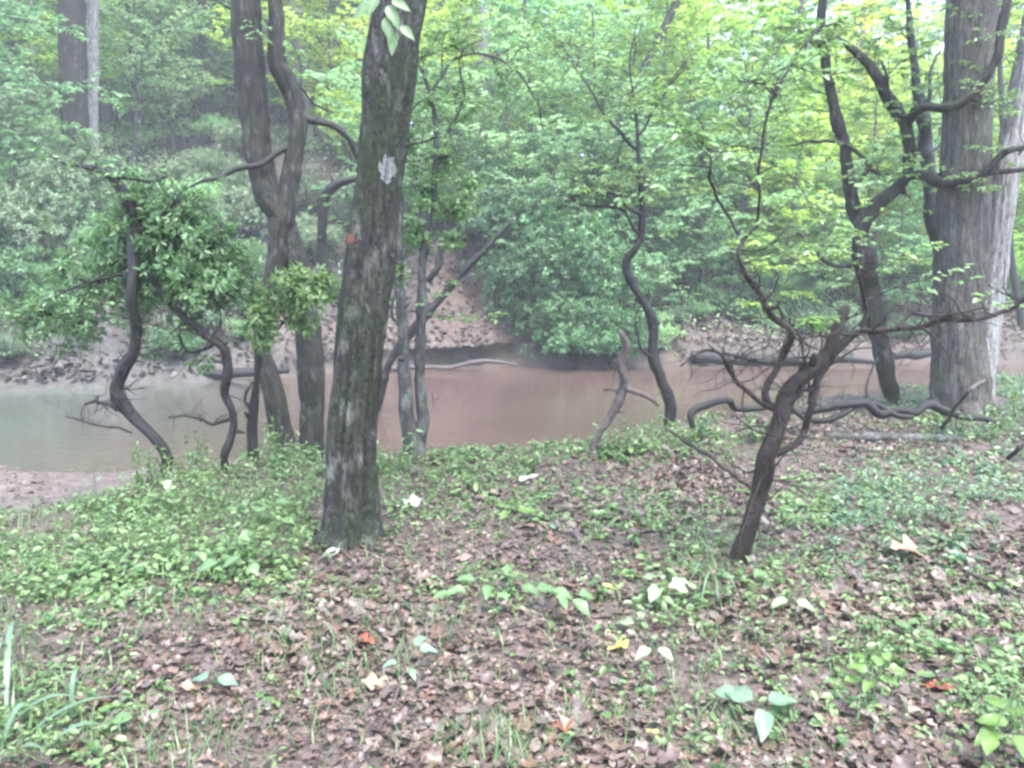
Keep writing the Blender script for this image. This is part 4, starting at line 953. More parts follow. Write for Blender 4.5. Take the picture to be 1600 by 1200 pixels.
# understory trees of the far bank and slope
UT = [(225, 11, 'understory_b', 1.0, 'mid'), (30, 12, 'understory_b', 1.0, 'mid'), (290, 13, 'understory_a', .95, 'mid'), (-60, 9, 'understory_b', 1.1, 'mid'), (160, 13, 'understory_b', 1.05, 'bright'), (350, 17, 'understory_c', 1.1, 'grey'),
      (620, 8, 'understory_a', 1., 'bright'), (520, 14, 'understory_b', 1.1, 'bright'), (690, 6.5, 'understory_c', 1.0, 'mid'), (760, 12, 'understory_b', 1.15, 'bright'), (840, 5.5, 'understory_b', .95, 'mid'), (900, 10, 'understory_a', 1.15, 'mid'), (970, 6.0, 'understory_b', 1.0, 'mid'), (1020, 12, 'understory_b', 1.1, 'bright'), (1080, 7.5, 'understory_a', 1.1, 'mid'), (1140, 3.5, 'understory_b', .9, 'mid'), (1180, 10, 'understory_b', 1.15, 'bright'), (1250, 4.5, 'understory_a', 1.0, 'bright'), (1290, 12, 'understory_b', 1.1, 'yellow'), (1360, 6, 'understory_b', 1.0, 'bright'), (1420, 12, 'understory_b', 1.1, 'bright'), (1470, 4.5, 'understory_a', 1.1, 'mid'), (1560, 9, 'understory_b', 1.1, 'yellow'), (1620, 5, 'understory_b', 1., 'bright'), (1700, 8, 'understory_b', 1.1, 'bright'), (1760, 3, 'understory_a', 1.1, 'mid'), (1850, 6, 'understory_b', 1.1, 'bright'), (-160, 3, 'understory_b', 1.1, 'mid'), (-260, 6, 'understory_b', 1.1, 'grey'), (720, 3.5, 'understory_a', .7, 'mid'), (10, 14, 'understory_b', 1.15, 'mid'), (930, 4, 'understory_b', 1.05, 'mid'), (1050, 4.5, 'understory_b', 1.1, 'bright'), (870, 8, 'understory_b', 1.2, 'bright'), (1200, 6.5, 'understory_b', 1.1, 'bright'), (1330, 9, 'understory_b', 1.2, 'yellow'), (1500, 7, 'understory_b', 1.2, 'bright'), (700, 10, 'understory_b', 1.1, 'bright'), (790, 8, 'understory_c', 1.1, 'mid'), (1100, 11, 'understory_b', 1.2, 'yellow'), (1240, 9, 'understory_a', 1.2, 'bright'), (15, 5, 'understory_b', 1.15, 'mid'), (1010, 2.2, 'understory_c', 1.1, 'mid'), (1100, 2.6, 'understory_a', .95, 'mid'), (1190, 2.8, 'understory_c', 1.2, 'bright'), (1270, 2.4, 'understory_c', 1.0, 'mid'), (1340, 3.4, 'understory_a', 1.0, 'bright'), (1420, 3, 'understory_c', 1.1, 'mid'), (950, 2.6, 'understory_a', 1.0, 'mid'), (800, 3.4, 'understory_a', 1.0, 'mid'), (870, 1.6, 'understory_c', 1.0, 'mid'), (1150, 7, 'understory_b', 1.2, 'bright'), (660, 4.5, 'understory_c', 1.0, 'mid'), (600, 5.5, 'understory_a', 1.0, 'mid'), (1000, 8, 'understory_b', 1.25, 'bright'), (1080, 9, 'understory_b', 1.3, 'bright'), (930, 12, 'understory_b', 1.3, 'bright'), (430, 15, 'understory_b', 1.2, 'bright'), (350, 19, 'understory_b', 1.3, 'mid'), (480, 18, 'understory_b', 1.3, 'yellow'), (240, 19, 'understory_b', 1.3, 'mid'), (120, 18, 'understory_b', 1.3, 'mid'), (20, 20, 'understory_b', 1.3, 'grey'), (300, 23, 'understory_b', 1.4, 'bright'), (400, 24, 'understory_b', 1.4, 'yellow'), (180, 24, 'understory_b', 1.4, 'bright'), (540, 22, 'understory_b', 1.4, 'yellow')]
for k in range(80):
    px = rng.uniform(-300, 1900)
    if 130 < px < 380 and rng.random() < .6: px += 500
    t = rng.uniform(14, 34) if px > 560 else rng.uniform(20, 34)
    lm = rng.choice(['bright', 'yellow', 'bright', 'mid']) if px > 420 else rng.choice(['mid', 'bright', 'grey'])
    UT.append((px, t, rng.choice(['understory_a', 'understory_b', 'understory_c']), rng.uniform(.9, 1.35), str(lm)))
for (px, t, k, s, lm) in UT:
    x, y = far_at(px, t)
    where = 'at the far water side' if t < 13 else 'high on the far slope'
    plant(str(k), 'understory_tree', f'slender tree with {COLN[lm]} leaves {where} {zone(px)}', 'tree', x, y, s, rng.uniform(0, 6.28), lm, 'bark_far', 'slender understory trees across the river', (rng.normal(0, .05), rng.normal(0, .05)))

# tall canopy trees on and beyond the slope
for k in range(64):
    px = -350 + 2300*((k*.618+.5)%1) + rng.normal(0, 30); t = rng.uniform(18, 60)
    x, y = far_at(px, t)
    lm = str(rng.choice(['bright', 'yellow', 'mid'])) if px > 420 else str(rng.choice(['mid', 'bright']))
    plant(str(rng.choice(['canopy_a', 'canopy_b'])), 'canopy_tree', f'tall {COLN[lm]} forest tree far up the slope {zone(px)}', 'tree', x, y, rng.uniform(.8, 1.25), rng.uniform(0, 6.28), lm, str(rng.choice(['bark_far', 'bark_far', 'bark_pale'])), 'tall forest trees beyond the slope', (rng.normal(0, .02), rng.normal(0, .02)))

for k in range(16):
    px = -120 + 640*((k*.618+.2) % 1); x, y = far_at(px, rng.uniform(22, 44)); lm = str(rng.choice(['bright', 'yellow', 'mid']))
    plant(str(rng.choice(['canopy_a', 'canopy_b'])), 'canopy_tree', f'tall {COLN[lm]} forest tree far up the slope {zone(px)}', 'tree', x, y, rng.uniform(.6, .95), rng.uniform(0, 6.28), lm, 'bark_far', 'tall forest trees beyond the slope')

# distinct trunks that stand out in the photo: ((px,py,width)... from the foot up, metres behind the far edge)
FT = [('far_tree', 'broad dark trunk on the far left slope above the grey-green bushes', [(122, 300, 38), (117, 200, 38), (114, 130, 38), (112, 0, 36), (108, -200, 32)], 7.0, 'bark_grey'),
      ('far_tree', 'slim whitish trunk close beside the broad dark trunk on the left slope', [(143, 300, 19), (144, 150, 18), (146, 0, 16), (150, -200, 13)], 8.2, 'bark_pale'),
      ('far_tree', 'pale grey trunk rising between the twin trunks and the mossy trunk', [(474, 190, 26), (468, 100, 25), (463, 0, 25), (458, -150, 23)], 17, 'bark_pale'),
      ('far_tree', 'pale lichen-grey straight trunk standing behind leaves right of the mossy trunk', [(747, 300, 22), (750, 230, 22), (755, 150, 21), (758, -60, 18)], 9, 'bark_pale'),
      ('far_tree', 'thin grey trunk leaning far right above the brown bank scar', [(852, 415, 10), (900, 310, 11), (952, 237, 12), (992, 135, 12), (1046, 27, 11), (1090, -70, 9)], 5.0, 'bark_far'),
      ('far_tree', 'dull grey trunk leaning right, high in the leaves at top centre', [(700, 280, 18), (735, 180, 18), (765, 110, 17), (808, 40, 15), (850, -60, 12)], 10, 'bark_far'),
      ('far_tree', 'short-looking grey trunk seen through leaves right of the S-curved sapling', [(1026, 275, 24), (1030, 200, 23), (1034, 100, 21), (1038, -60, 17)], 14, 'bark_far'),
      ('far_tree', 'very thin pale pole trunk at the far left of the slope', [(54, 240, 6), (53, 170, 6), (50, 60, 5), (48, -60, 4)], 12, 'bark_pale'),
      ('far_tree', 'thin grey trunk leaning right, top right of centre', [(940, 150, 9), (965, 90, 9), (990, 30, 8), (1010, -40, 7)], 16, 'bark_far'),
      ('far_tree', 'dark slender trunk against bright leaves at the far right edge', [(1603, 560, 12), (1592, 480, 11), (1580, 400, 10), (1570, 250, 9), (1560, 60, 7)], 1.2, 'bark_dark'),
      ('far_tree', 'straight grey trunk behind the forked laurel tree limbs', [(1262, 300, 13), (1260, 200, 13), (1256, 100, 12), (1250, -60, 10)], 12, 'bark_far'),
      ('far_tree', 'thin dark trunk between the two laurels at left, on the slope', [(205, 200, 7), (203, 120, 7), (200, 0, 6)], 15, 'bark_dark'),
      ('far_tree', 'thin dark trunk on the slope left of the twin trunks', [(318, 140, 10), (316, 60, 10), (314, -60, 8)], 18, 'bark_dark')]
for k, (nm, lab, spec, t, bk) in enumerate(FT):
    x, y = far_at(spec[0][0], t); z = g1(x, y)
    root = thing(nm, lab, 'tree', (x, y, z)); mb = MB()
    P, R = pixpath(spec, y, k, .05)
    if P[0][2] > z:                                   # carry the trunk down to the slope it stands on
        P = np.vstack([[P[0][0]-(P[1][0]-P[0][0])*.3, y, z-.3], P]); R = np.concatenate([[R[0]*1.2], R])
    else:
        P = np.vstack([P[0]-np.array([0, 0, .4]), P]); R = np.concatenate([[R[0]*1.1], R])
    tp = P[-1] + (P[-1]-P[-2])/np.linalg.norm(P[-1]-P[-2])*3.0
    P = np.vstack([P, tp]); R = np.concatenate([R, [R[-1]*.6]])
    Ps, Rs = tube(mb, P, R, 16, .12, .06, 2.5, 1.2, k, .06)
    part('trunk', mb, M[bk], root)
    r2 = exec_rng(500+k); T_, F_ = MB(), MB()
    for j in range(9):
        i = int((.62+.38*j/9)*(len(Ps)-1)); az = j*2.4
        ln = r2.uniform(1.0, 2.0); q = Ps[i]+np.array([math.cos(az)*ln, math.sin(az)*ln, ln*.3])
        spray(T_, F_, Ps[i], q, r2, ln*.4, 9, .13, 8, .02)
    part('branch', T_, M['bark_far'], root); part('crown', F_, M['bright' if spec[0][0] > 420 else 'mid'], root)

# ------------------------------------------------------------------ forest floor: litter, grass, cover, seedlings
GREEN = [(100, 850, 190, 70, 1.3), (250, 800, 200, 55, 1.2), (30, 930, 120, 60, .8), (420, 800, 110, 60, 1.2), (430, 700, 90, 45, .9), (600, 760, 60, 60, .8), (740, 740, 90, 30, .9), (800, 790, 70, 30, .4), (980, 700, 110, 26, .9), (1040, 840, 80, 50, .6), (1090, 690, 60, 30, .6), (1460, 800, 160, 55, 1.4), (1330, 850, 60, 40, .5), (1250, 910, 110, 50, .5), (1580, 640, 120, 60, 1.2), (1430, 1000, 200, 110, .4), (1570, 1120, 90, 70, 1.1), (1360, 1040, 80, 60, .9), (740, 920, 110, 30, .6), (1010, 950, 80, 70, .5), (370, 890, 110, 40, .7), (1180, 1090, 90, 60, .5), (50, 1130, 120, 80, .7), (1420, 640, 80, 22, .7), (650, 830, 90, 40, .35), (940, 770, 60, 25, .3)]
GRASS = [(150, 840, 200, 60, .9), (330, 790, 160, 40, .8), (60, 1000, 120, 60, .5), (620, 760, 90, 40, .6), (1000, 700, 120, 30, .6), (480, 1030, 70, 60, 1.), (780, 1180, 90, 40, 1.2), (60, 1130, 140, 90, 1.), (660, 1010, 100, 60, .6), (1170, 990, 130, 70, .5), (1100, 1130, 140, 60, .6), (110, 900, 180, 60, .8), (1110, 890, 40, 50, .9), (250, 960, 160, 50, .4), (1360, 1050, 60, 60, .8), (280, 1160, 150, 50, .7), (900, 960, 300, 120, .12), (1500, 930, 160, 80, .3), (560, 930, 60, 30, .5)]
def density(P, blobs):
    px, py = pix_of(P); r = np.zeros(len(P))
    for (a, b, c, d_, w) in blobs: r = np.maximum(r, w*np.exp(-((px-a)/c)**2*.7-((py-b)/d_)**2*.7))
    return r
def floor_points(n, rng, ymin=1.5, ymax=11.5, spread=.78, power=1.0):
    u = rng.random(n)**power; y = ymin + (ymax-ymin)*u
    x = rng.uniform(-spread, spread, n)*(y+.6)
    P = np.column_stack([x, y, ground(x, y)])
    return P
def on_bank(P): return P[:, 1] < ye(P[:, 0]) + np.where(P[:, 0] < -3., .35, .15)

rng = exec_rng(5)
# fallen leaves, one curled mesh each
P = floor_points(135000, rng, 1.3, 11.5, 1.05, 1.15); P = P[on_bank(P) | ((P[:, 0] < -2.4) & (P[:, 2] > ZW+.02) & (rng.random(len(P)) < .4))]
gd = density(P, GREEN); P = P[rng.random(len(P)) > .55*np.clip(gd, 0, 1)]; P = P[rng.random(len(P)) < 1.08+.5*fbm(xy(P[:, 0], P[:, 1], 1.1), 94)]
n = len(P); mb = MB()
az = rng.uniform(0, 6.28, n); D = np.stack([np.cos(az), np.sin(az), rng.normal(0, .22, n)], -1)
N = np.stack([rng.normal(0, .3, n), rng.normal(0, .3, n), np.ones(n)], -1)
L = rng.gamma(5, .0076, n)*(1+.45*fbm(xy(P[:, 0], P[:, 1], 1.4), 93)); L = np.clip(L, .016, .13)
P[:, 2] += rng.uniform(.0, .03, n)
h = n//2
bigleaves(mb, P[:h], D[:h], N[:h], L[:h], L[:h]*rng.uniform(.4, .7, h), rng, .12, .0, .10, 'ovate', 5)
bigleaves(mb, P[h:], D[h:], N[h:], L[h:]*1.1, L[h:]*rng.uniform(.55, .9, n-h), rng, -.10, .35, .12, 'lobed', 7)
Q = floor_points(2600, rng, 1.3, 10, .82, 1.1); Q = Q[on_bank(Q)]
for q in Q:
    a = rng.uniform(0, 6.28); l = rng.uniform(.03, .16); v = np.array([math.cos(a)*l, math.sin(a)*l, rng.normal(0, .12)*l]); r = rng.uniform(.0012, .0032)
    b = q+[0, 0, .022]; tube(mb, [b-v*.5, b+rng.normal(0, .08, 3)*l, b+v*.5], [r, r, r*.5], 4, .06)
mb.hasA = False
stuff('leaf_litter', mb, M['litter'], 'brown fallen leaves covering the near bank', 'leaf litter')
# litter on the far bank and hillside
n = 84000; y = 15.5 + 34*rng.random(n)**1.6; x = rng.uniform(-.72, .8, n)*y
t = y - yf(x); k = (t > .5) | ((t > .1) & (rng.random(n) < .45)); x, y = x[k], y[k]; n = len(x)
P = np.column_stack([x, y-lip_shift(x, y), ground(x, y)+.02])
az = rng.uniform(0, 6.28, n); D = np.stack([np.cos(az), np.sin(az), rng.normal(0, .3, n)+.25], -1)
N = np.stack([rng.normal(0, .4, n), rng.normal(-.35, .4, n), np.ones(n)], -1); L = rng.uniform(.09, .2, n)
mb = MB(); leaves(mb, P, D, N, L, L*.6, -.15, .2)
for q in range(260):                                # fallen sticks among the leaves
    i = int(rng.integers(0, n)); a = rng.uniform(0, 3.14); l = rng.uniform(.3, 1.6); b = np.array([math.cos(a), math.sin(a)])*l*.5
    p0, p1 = P[i][:2]-b, P[i][:2]+b; r = rng.uniform(.006, .028)
    tube(mb, [[*p0, g1(*p0)+r], [*P[i][:2], g1(*P[i][:2])+r+.03], [*p1, g1(*p1)+r*.5]], [r, r*.8, r*.4], 5, .25)
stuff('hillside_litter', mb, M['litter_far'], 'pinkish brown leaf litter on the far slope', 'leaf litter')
# scattered low greenery of the far slope
n = 12000; y = 16.5 + 30*rng.random(n)**1.3; x = rng.uniform(-.72, .8, n)*y; t = y-yf(x)
nz = fbm(xy(x, y, .35), 61)
k = (t > .9) & (rng.random(n) < np.clip(.38+.8*nz+.35*sst(0, 6, x), 0, 1)) & ~((np.abs(x+1.6-.1*t) < 1.5) & (t < 7))
mb = MB()
for (a, b) in zip(x[k], y[k]):
    p = np.array([a, b-float(lip_shift(np.array([a]), np.array([b]))[0]), g1(a, b)+rng.uniform(.05, .4)]); m = 9
    leaves(mb, p + rng.normal(0, .22, (m, 3))*np.array([1, 1, .5]), rdir(rng, m), np.array([0, 0, 1.])+rng.normal(0, .4, (m, 3)), rng.uniform(.07, .15, m), rng.uniform(.04, .08, m))
stuff('far_ground_cover', mb, M['mid'], 'low scattered green plants over the far slope', 'ground cover')

# small-leaved ground cover of the near bank
P = floor_points(34000, rng, 1.5, 11.5, .80, 1.0); P = P[on_bank(P)]
gd = density(P, GREEN)*(.9+.9*fbm(xy(P[:, 0], P[:, 1], 2.0), 91))+.04*(1+1.5*fbm(xy(P[:, 0], P[:, 1], 3.), 95)); P = P[rng.random(len(P)) < gd]; BIG = fbm(xy(P[:, 0], P[:, 1], 1.6), 96); px, py = pix_of(P)
mb, mb2 = MB(), MB()
for p, a, b, bg_ in zip(P, px, py, BIG):
    tall = .025 + .13*rng.random()*np.clip(density(p[None], GREEN)[0], 0, 1.2) + (.10*rng.random() if 230 < a < 560 and b < 900 else 0)
    m = int(rng.integers(4, 10)); hgt = rng.uniform(.25, 1, m)*tall
    lean = rng.normal(0, .35, 2)
    q = p + np.column_stack([lean[0]*hgt, lean[1]*hgt, hgt]) + rng.normal(0, .012, (m, 3))
    az = rng.uniform(0, 6.28, m); D = np.stack([np.cos(az), np.sin(az), rng.normal(-.1, .3, m)], -1)
    N = np.stack([rng.normal(0, .35, m), rng.normal(0, .35, m)-.15, np.ones(m)], -1)
    l = rng.uniform(.013, .040, m)*(1+.9*max(0, bg_))*(1.15 if b < 820 else 1)
    tgt = mb2 if (a > 1290 and b < 900 and rng.random() < .6) else mb
    leaves(tgt, q, D, N, l, l*rng.uniform(.45, .75, m), .2, .15)
    top = q[np.argmax(hgt)]
    if tall > .12: tube(tgt, [p-[0, 0, .02], (p+top)/2+rng.normal(0, .008, 3), top], [.0016, .0014, .0008], 3, .1)
stuff('ground_cover', mb, M['cover'], 'small-leaved green plants creeping over the near bank', 'ground cover')
stuff('ground_cover', mb2, M['bluecover'], 'bluish green low creeper patch on the right bank', 'ground cover')

# grass
P = floor_points(60000, rng, 1.4, 9.5, .8, 1.); P = P[on_bank(P)]
gd = density(P, GRASS)*.95+.15+.18*fbm(xy(P[:, 0], P[:, 1], 1.7), 92); P = P[rng.random(len(P)) < gd*.85]
n = len(P); gd = density(P, GRASS)
hgt = rng.uniform(.035, .10, n)*(1+.7*np.clip(gd, 0, 1)); az = rng.uniform(0, 6.28, n); ln = rng.uniform(.15, 1.1, n)
dx = np.stack([np.cos(az), np.sin(az), 0*az], -1); sx = np.stack([-np.sin(az), np.cos(az), 0*az], -1); wdt = rng.uniform(.0012, .0034, n)[:, None]
rows = []
for q, ww in ((0, 1), (.4, .95), (.75, .7), (1, .06)):
    c = P + dx*(hgt*ln*q**1.7)[:, None] + np.array([0, 0, 1.])*(hgt*(q-.35*ln*q*q))[:, None]
    rows += [c-sx*wdt*ww, c+sx*wdt*ww]
V = np.stack(rows, 1).reshape(-1, 3); i = np.arange(n)[:, None]*8
mb = MB(); mb.add(V, np.concatenate([i+np.array([[0, 1, 3, 2]]), i+np.array([[2, 3, 5, 4]]), i+np.array([[4, 5, 7, 6]])]))
stuff('grass', mb, M['grass'], 'thin grass blades growing through the leaf litter', 'grass')

def arching_blades(label, specs, seed):
    rng = exec_rng(seed); p0 = W(specs[0][0][0], specs[0][0][1], hit(*specs[0][0])); root = thing('grass_clump', label, 'grass clump', p0); mb = MB()
    for (a, b, hgt, w) in specs:
        A = W(a[0], a[1], hit(*a)); B = W(b[0], b[1], hit(*b)*.97); B[2] += hgt*.5
        n = 9; t = np.linspace(0, 1, n)[:, None]; c = A*(1-t)+B*t; c[:, 2] += (hgt*4*t*(1-t))[:, 0]*.7
        s = norm(np.cross(B-A, [0, 0, 1.]))*(w*np.minimum(1, (1-t)*2.5+.04)*np.minimum(1, .5+t*2))
        V = np.stack([c-s, c+[0, 0, -.15*w], c+s], 1).reshape(-1, 3); k = np.arange(n-1)[:, None]*3
        mb.add(V, np.concatenate([k+np.array([[0, 1, 4, 3]]), k+np.array([[1, 2, 5, 4]])]))
    part('blades', mb, M['seed_blue'], root)
arching_blades('clump of broad pale blue-green grass blades in the bottom left corner', [((10, 1130), (30, 1010), .20, .010), ((5, 1150), (130, 1112), .10, .012), ((60, 1190), (165, 1150), .08, .013), ((0, 1180), (60, 1130), .12, .012), ((20, 1170), (210, 1110), .10, .009), ((-20, 1140), (20, 1060), .22, .012), ((10, 1195), (70, 1185), .06, .012), ((110, 1140), (128, 1080), .14, .008)], 1)
arching_blades('pale arching grass blades at the foot of the leaning laurel', [((1112, 900), (1095, 960), .10, .006), ((1115, 905), (1122, 960), .08, .004), ((1118, 900), (1150, 935), .08, .005), ((1108, 895), (1080, 920), .1, .005)], 2)

# seedlings with leaves big enough to tell apart
def seedling(label, px, py, hgt, lv, mat, seed, name='seedling', cat='seedling', up=.0):
    """lv: list of (px, py, length, heading deg, tilt) for each leaf base in the photo"""
    rng = exec_rng(800+seed); d = hit(px, py); p = W(px, py, d); root = thing(name, label, cat, p); mbT, mbL = MB(), MB()
    top = p + np.array([0, 0, hgt])
    tube(mbT, [p-[0, 0, .03], (p+top)/2+rng.normal(0, .01, 3), top], [.003, .0025, .002], 6, .03)
    for (lx, ly, L, hd, tl) in lv:
        dd = hit(lx, ly); q = W(lx, ly, dd); hh = hgt*rng.uniform(.75, 1.05)
        dd2 = dd*(1-hh/(CAMZ-q[2])); q = W(lx, ly, dd2)
        tube(mbT, [top, (top+q)/2+[0, 0, .01], q], [.0018, .0015, .0013], 5, .03)
        D = np.array([[math.cos(math.radians(hd)), math.sin(math.radians(hd)), tl]])
        bigleaves(mbL, q[None], D, np.array([[rng.normal(0, .15), -.3, 1.]]), [L*.85], [L*rng.uniform(.5, .66)], rng, rng.uniform(.15, .5), rng.uniform(.1, .45), .06)
    part('stem', mbT, M['grass'], root); part('foliage', mbL, M[mat], root)
seedling('spreading broadleaf seedling with a row of mid-green leaves, centre of the litter', 770, 930, .13, [(740, 905, .11, 170, .1), (725, 920, .12, 200, 0), (765, 915, .12, 260, 0), (790, 895, .11, 80, .3), (815, 915, .12, 330, 0), (840, 918, .13, 10, 0), (865, 922, .12, 350, -.1), (700, 925, .10, 190, -.1), (780, 925, .10, 300, 0), (870, 930, .11, 300, -.2), (895, 938, .13, 320, -.2), (905, 930, .11, 20, 0)], 'seed_green', 1)
seedling('seedling with huge pale green leaves, one with an insect hole, at the lower right', 1185, 1120, .08, [(1175, 1095, .16, 130, .05), (1195, 1110, .15, 250, -.1), (1200, 1095, .14, 10, .05), (1160, 1085, .13, 160, .1)], 'seed_blue', 2)
seedling('pale green seedling of three drooping leaves right of the yellow leaf', 1020, 1025, .07, [(1015, 1012, .10, 220, -.1), (1030, 1012, .10, 300, -.1), (1022, 1000, .07, 80, .1), (990, 975, .12, 140, 0), (1000, 965, .07, 70, .2)], 'seed_pale', 3)
seedling('cream-green seedling with large limp leaves above the yellow leaf', 1040, 935, .10, [(1030, 915, .15, 240, -.2), (1045, 915, .12, 340, -.1), (1018, 905, .10, 120, .2), (1050, 910, .13, 20, 0), (1035, 905, .08, 90, .3)], 'seed_pale', 4)
seedling('two-leaved pale seedling in the grass below the leaning laurel', 1238, 948, .07, [(1230, 938, .10, 190, -.05), (1244, 938, .11, 320, -.15)], 'seed_pale', 5)
seedling('lime-green leafy seedling in the bottom right corner', 1580, 1150, .17, [(1575, 1130, .11, 160, .1), (1590, 1120, .11, 60, .2), (1560, 1140, .11, 200, 0), (1585, 1150, .12, 270, -.1), (1600, 1140, .12, 340, 0), (1570, 1110, .10, 110, .3), (1550, 1150, .10, 230, -.1)], 'seed_lime', 6)
seedling('bright green upright leafy tuft in the lower right ground cover', 1365, 1070, .16, [(1355, 1050, .08, 150, .4), (1370, 1040, .08, 60, .5), (1350, 1030, .07, 120, .3), (1375, 1060, .08, 330, .2), (1380, 1030, .07, 30, .3), (1360, 1065, .08, 230, 0), (1388, 1045, .07, 350, .1), (1345, 1060, .08, 190, .1)], 'seed_lime', 7)
seedling('broad-leaved green seedling left of the mossy trunk foot', 400, 870, .22, [(400, 800, .13, 60, .2), (385, 790, .14, 130, .2), (430, 785, .13, 20, .2), (395, 830, .13, 240, -.2), (375, 870, .13, 200, -.2), (340, 880, .14, 190, -.2), (440, 810, .12, 330, 0), (395, 880, .10, 300, -.3)], 'seed_green', 8)
seedling('small teal-green round leaf sprig standing alone right of the mossy trunk', 866, 824, .05, [(866, 818, .085, 260, -.1)], 'seed_blue', 9)
seedling('yellowish green seedling in the litter beyond the pink leaf', 800, 810, .10, [(790, 790, .12, 150, .1), (810, 795, .13, 330, .1), (820, 800, .12, 20, .1), (795, 800, .10, 230, 0)], 'seed_lime', 10)
seedling('thin spindly pale seedling in front of the bottom centre grass', 635, 1040, .09, [(648, 1008, .10, 60, .2), (620, 1035, .07, 190, 0), (640, 1045, .07, 300, 0), (655, 1015, .09, 0, .1)], 'seed_blue', 11)
seedling('teal-leaved sprig flat on the litter at the lower left', 330, 1062, .04, [(325, 1058, .10, 170, 0), (340, 1058, .10, 350, 0)], 'seed_blue', 12)
seedling('green seedling in grass at the bottom left of centre', 210, 1130, .06, [(205, 1122, .10, 190, 0), (222, 1118, .10, 30, 0)], 'seed_green', 13)
seedling('pale tall sprig with cream leaves at the left water edge', 150, 770, .30, [(150, 735, .09, 150, .1), (165, 725, .09, 20, .1), (145, 715, .08, 120, .2), (158, 745, .09, 270, -.2), (205, 742, .09, 0, 0), (215, 725, .09, 60, .1)], 'seed_pale', 14)
seedling('pale sprig with cream leaves leaning out in front of the S-curved laurel foot', 250, 775, .28, [(255, 745, .11, 330, -.2), (240, 735, .09, 160, 0), (235, 715, .09, 100, .1), (262, 750, .11, 290, -.3), (225, 745, .09, 200, -.1)], 'seed_pale', 15)
seedling('leafy green sprig growing from the twin trunk foot', 480, 700, .32, [(475, 600, .16, 160, -.2), (490, 590, .15, 60, .1), (480, 610, .15, 260, -.5), (495, 600, .13, 10, -.1)], 'seed_lime', 16)

for k, (px, py, h_, lab) in enumerate([(300, 742, .34, 'thin leafy weed at the bank edge between the two left laurels'), (432, 735, .36, 'leafy weed standing in front of the twin trunk foot'), (612, 745, .34, 'bushy green weed on the bank edge right of the mossy trunk'), (715, 742, .24, 'low round weed on the bank edge right of the lichen stems'), (830, 735, .22, 'grassy weed on the bank edge in the middle of the river view'), (985, 706, .26, 'leafy weed at the foot of the dead snag'), (1085, 690, .26, 'leafy weed beside the hooked end of the twisted vine'), (1180, 690, .22, 'small weed just left of the leaning laurel stem'), (225, 765, .30, 'pale leafy weed beside the sand at left'), (1545, 690, .34, 'leafy green weed at the right foot of the big trunk'), (1590, 660, .5, 'tall leafy weed at the right edge beyond the big trunk'), (555, 745, .3, 'weed growing behind the mossy trunk foot')]):
    r3 = exec_rng(950+k); dd = hit(px, py); x = (px-800)/FPX*dd
    dd = min(dd, float(ye(np.array([x]))[0])+.1); p = W(px, py, dd); p[2] = g1(p[0], p[1])
    root = thing('weed', lab, 'weed', p, 'weeds along the river bank'); mbT, mbL = MB(), MB()
    for q in range(9):
        tip = p + np.array([r3.normal(0, .16), r3.normal(0, .14), h_*r3.uniform(.6, 1.2)]); mid_ = (p+tip)/2+r3.normal(0, .03, 3)
        Pq, _ = tube(mbT, [p-[0, 0, .03], mid_, tip], [.003, .0025, .001], 4, .04); m = 11
        ii = r3.integers(int(len(Pq)*.3), len(Pq), m)
        l = r3.uniform(.03, .065, m); leaves(mbL, Pq[ii], rdir(r3, m), np.array([0, -.1, 1.])+r3.normal(0, .4, (m, 3)), l, l*r3.uniform(.4, .6, m), .2, .2)
    part('stem', mbT, M['grass'], root); part('foliage', mbL, M['cover'], root)

# single fallen leaves that stand out
def fallen(label, px, py, L, hd, mat, wd=.6, shape='lobed', seed=0, lift=.03, curl=-.1, tilt=.15):
    rng = exec_rng(900+seed); p = W(px, py, hit(px, py)); p[2] += lift; mb = MB()
    a = math.radians(hd); D = np.array([[math.cos(a), math.sin(a), tilt]])
    bigleaves(mb, (p - D[0]*L*.5)[None], D, np.array([[rng.normal(0, .15), -.35, 1.]]), [L], [L*wd], rng, curl, .25, .09, shape, 13)
    tube(mb, [p - D[0]*L*.75, p-D[0]*L*.48], [.0015, .0015], 4, .03)
    single('fallen_leaf', mb, M[mat], label, 'leaf')
fallen('bright yellow lobed leaf lying curled on the brown litter', 968, 1020, .115, 300, 'dry_yellow', .85, 'lobed', 1)
fallen('small yellow leaf lying between the green seedlings', 955, 926, .10, 170, 'dry_yellow', .4, 'ovate', 2)
fallen('small cream-yellow leaf at the lower right of centre', 1020, 1158, .06, 160, 'dry_yellow', .6, 'ovate', 3)
fallen('large tan oak leaf with ragged lobes on the right litter', 1415, 872, .26, 200, 'dry_tan', .75, 'lobed', 4, .05)
fallen('smooth pink leaf beyond the broadleaf seedling', 727, 880, .12, 340, 'dry_pink', .5, 'ovate', 5)
fallen('deep red lobed leaf below the mossy trunk', 570, 1012, .15, 320, 'dry_red', .75, 'lobed', 6)
fallen('rusty brown oak leaf left of the bottom centre', 590, 1080, .15, 190, 'dry_tan', .6, 'lobed', 7)
fallen('big whitish upturned leaf with holes at the right foot of the mossy trunk', 642, 800, .21, 20, 'dry_pale', .6, 'lobed', 8, .06, -.05, .2)
fallen('whitish leaf at the bank edge beyond the litter', 826, 757, .16, 10, 'dry_pale', .45, 'ovate', 9, .05)
fallen('pale green underside leaf left of the mossy trunk foot', 520, 872, .12, 40, 'dry_pale', .6, 'ovate', 10)
fallen('reddish brown folded leaf in the bottom right litter', 1465, 1085, .12, 310, 'dry_red', .6, 'lobed', 11)
fallen('pinkish grey leaf lying flat in the right litter', 1400, 965, .12, 170, 'dry_pink', .7, 'lobed', 12)
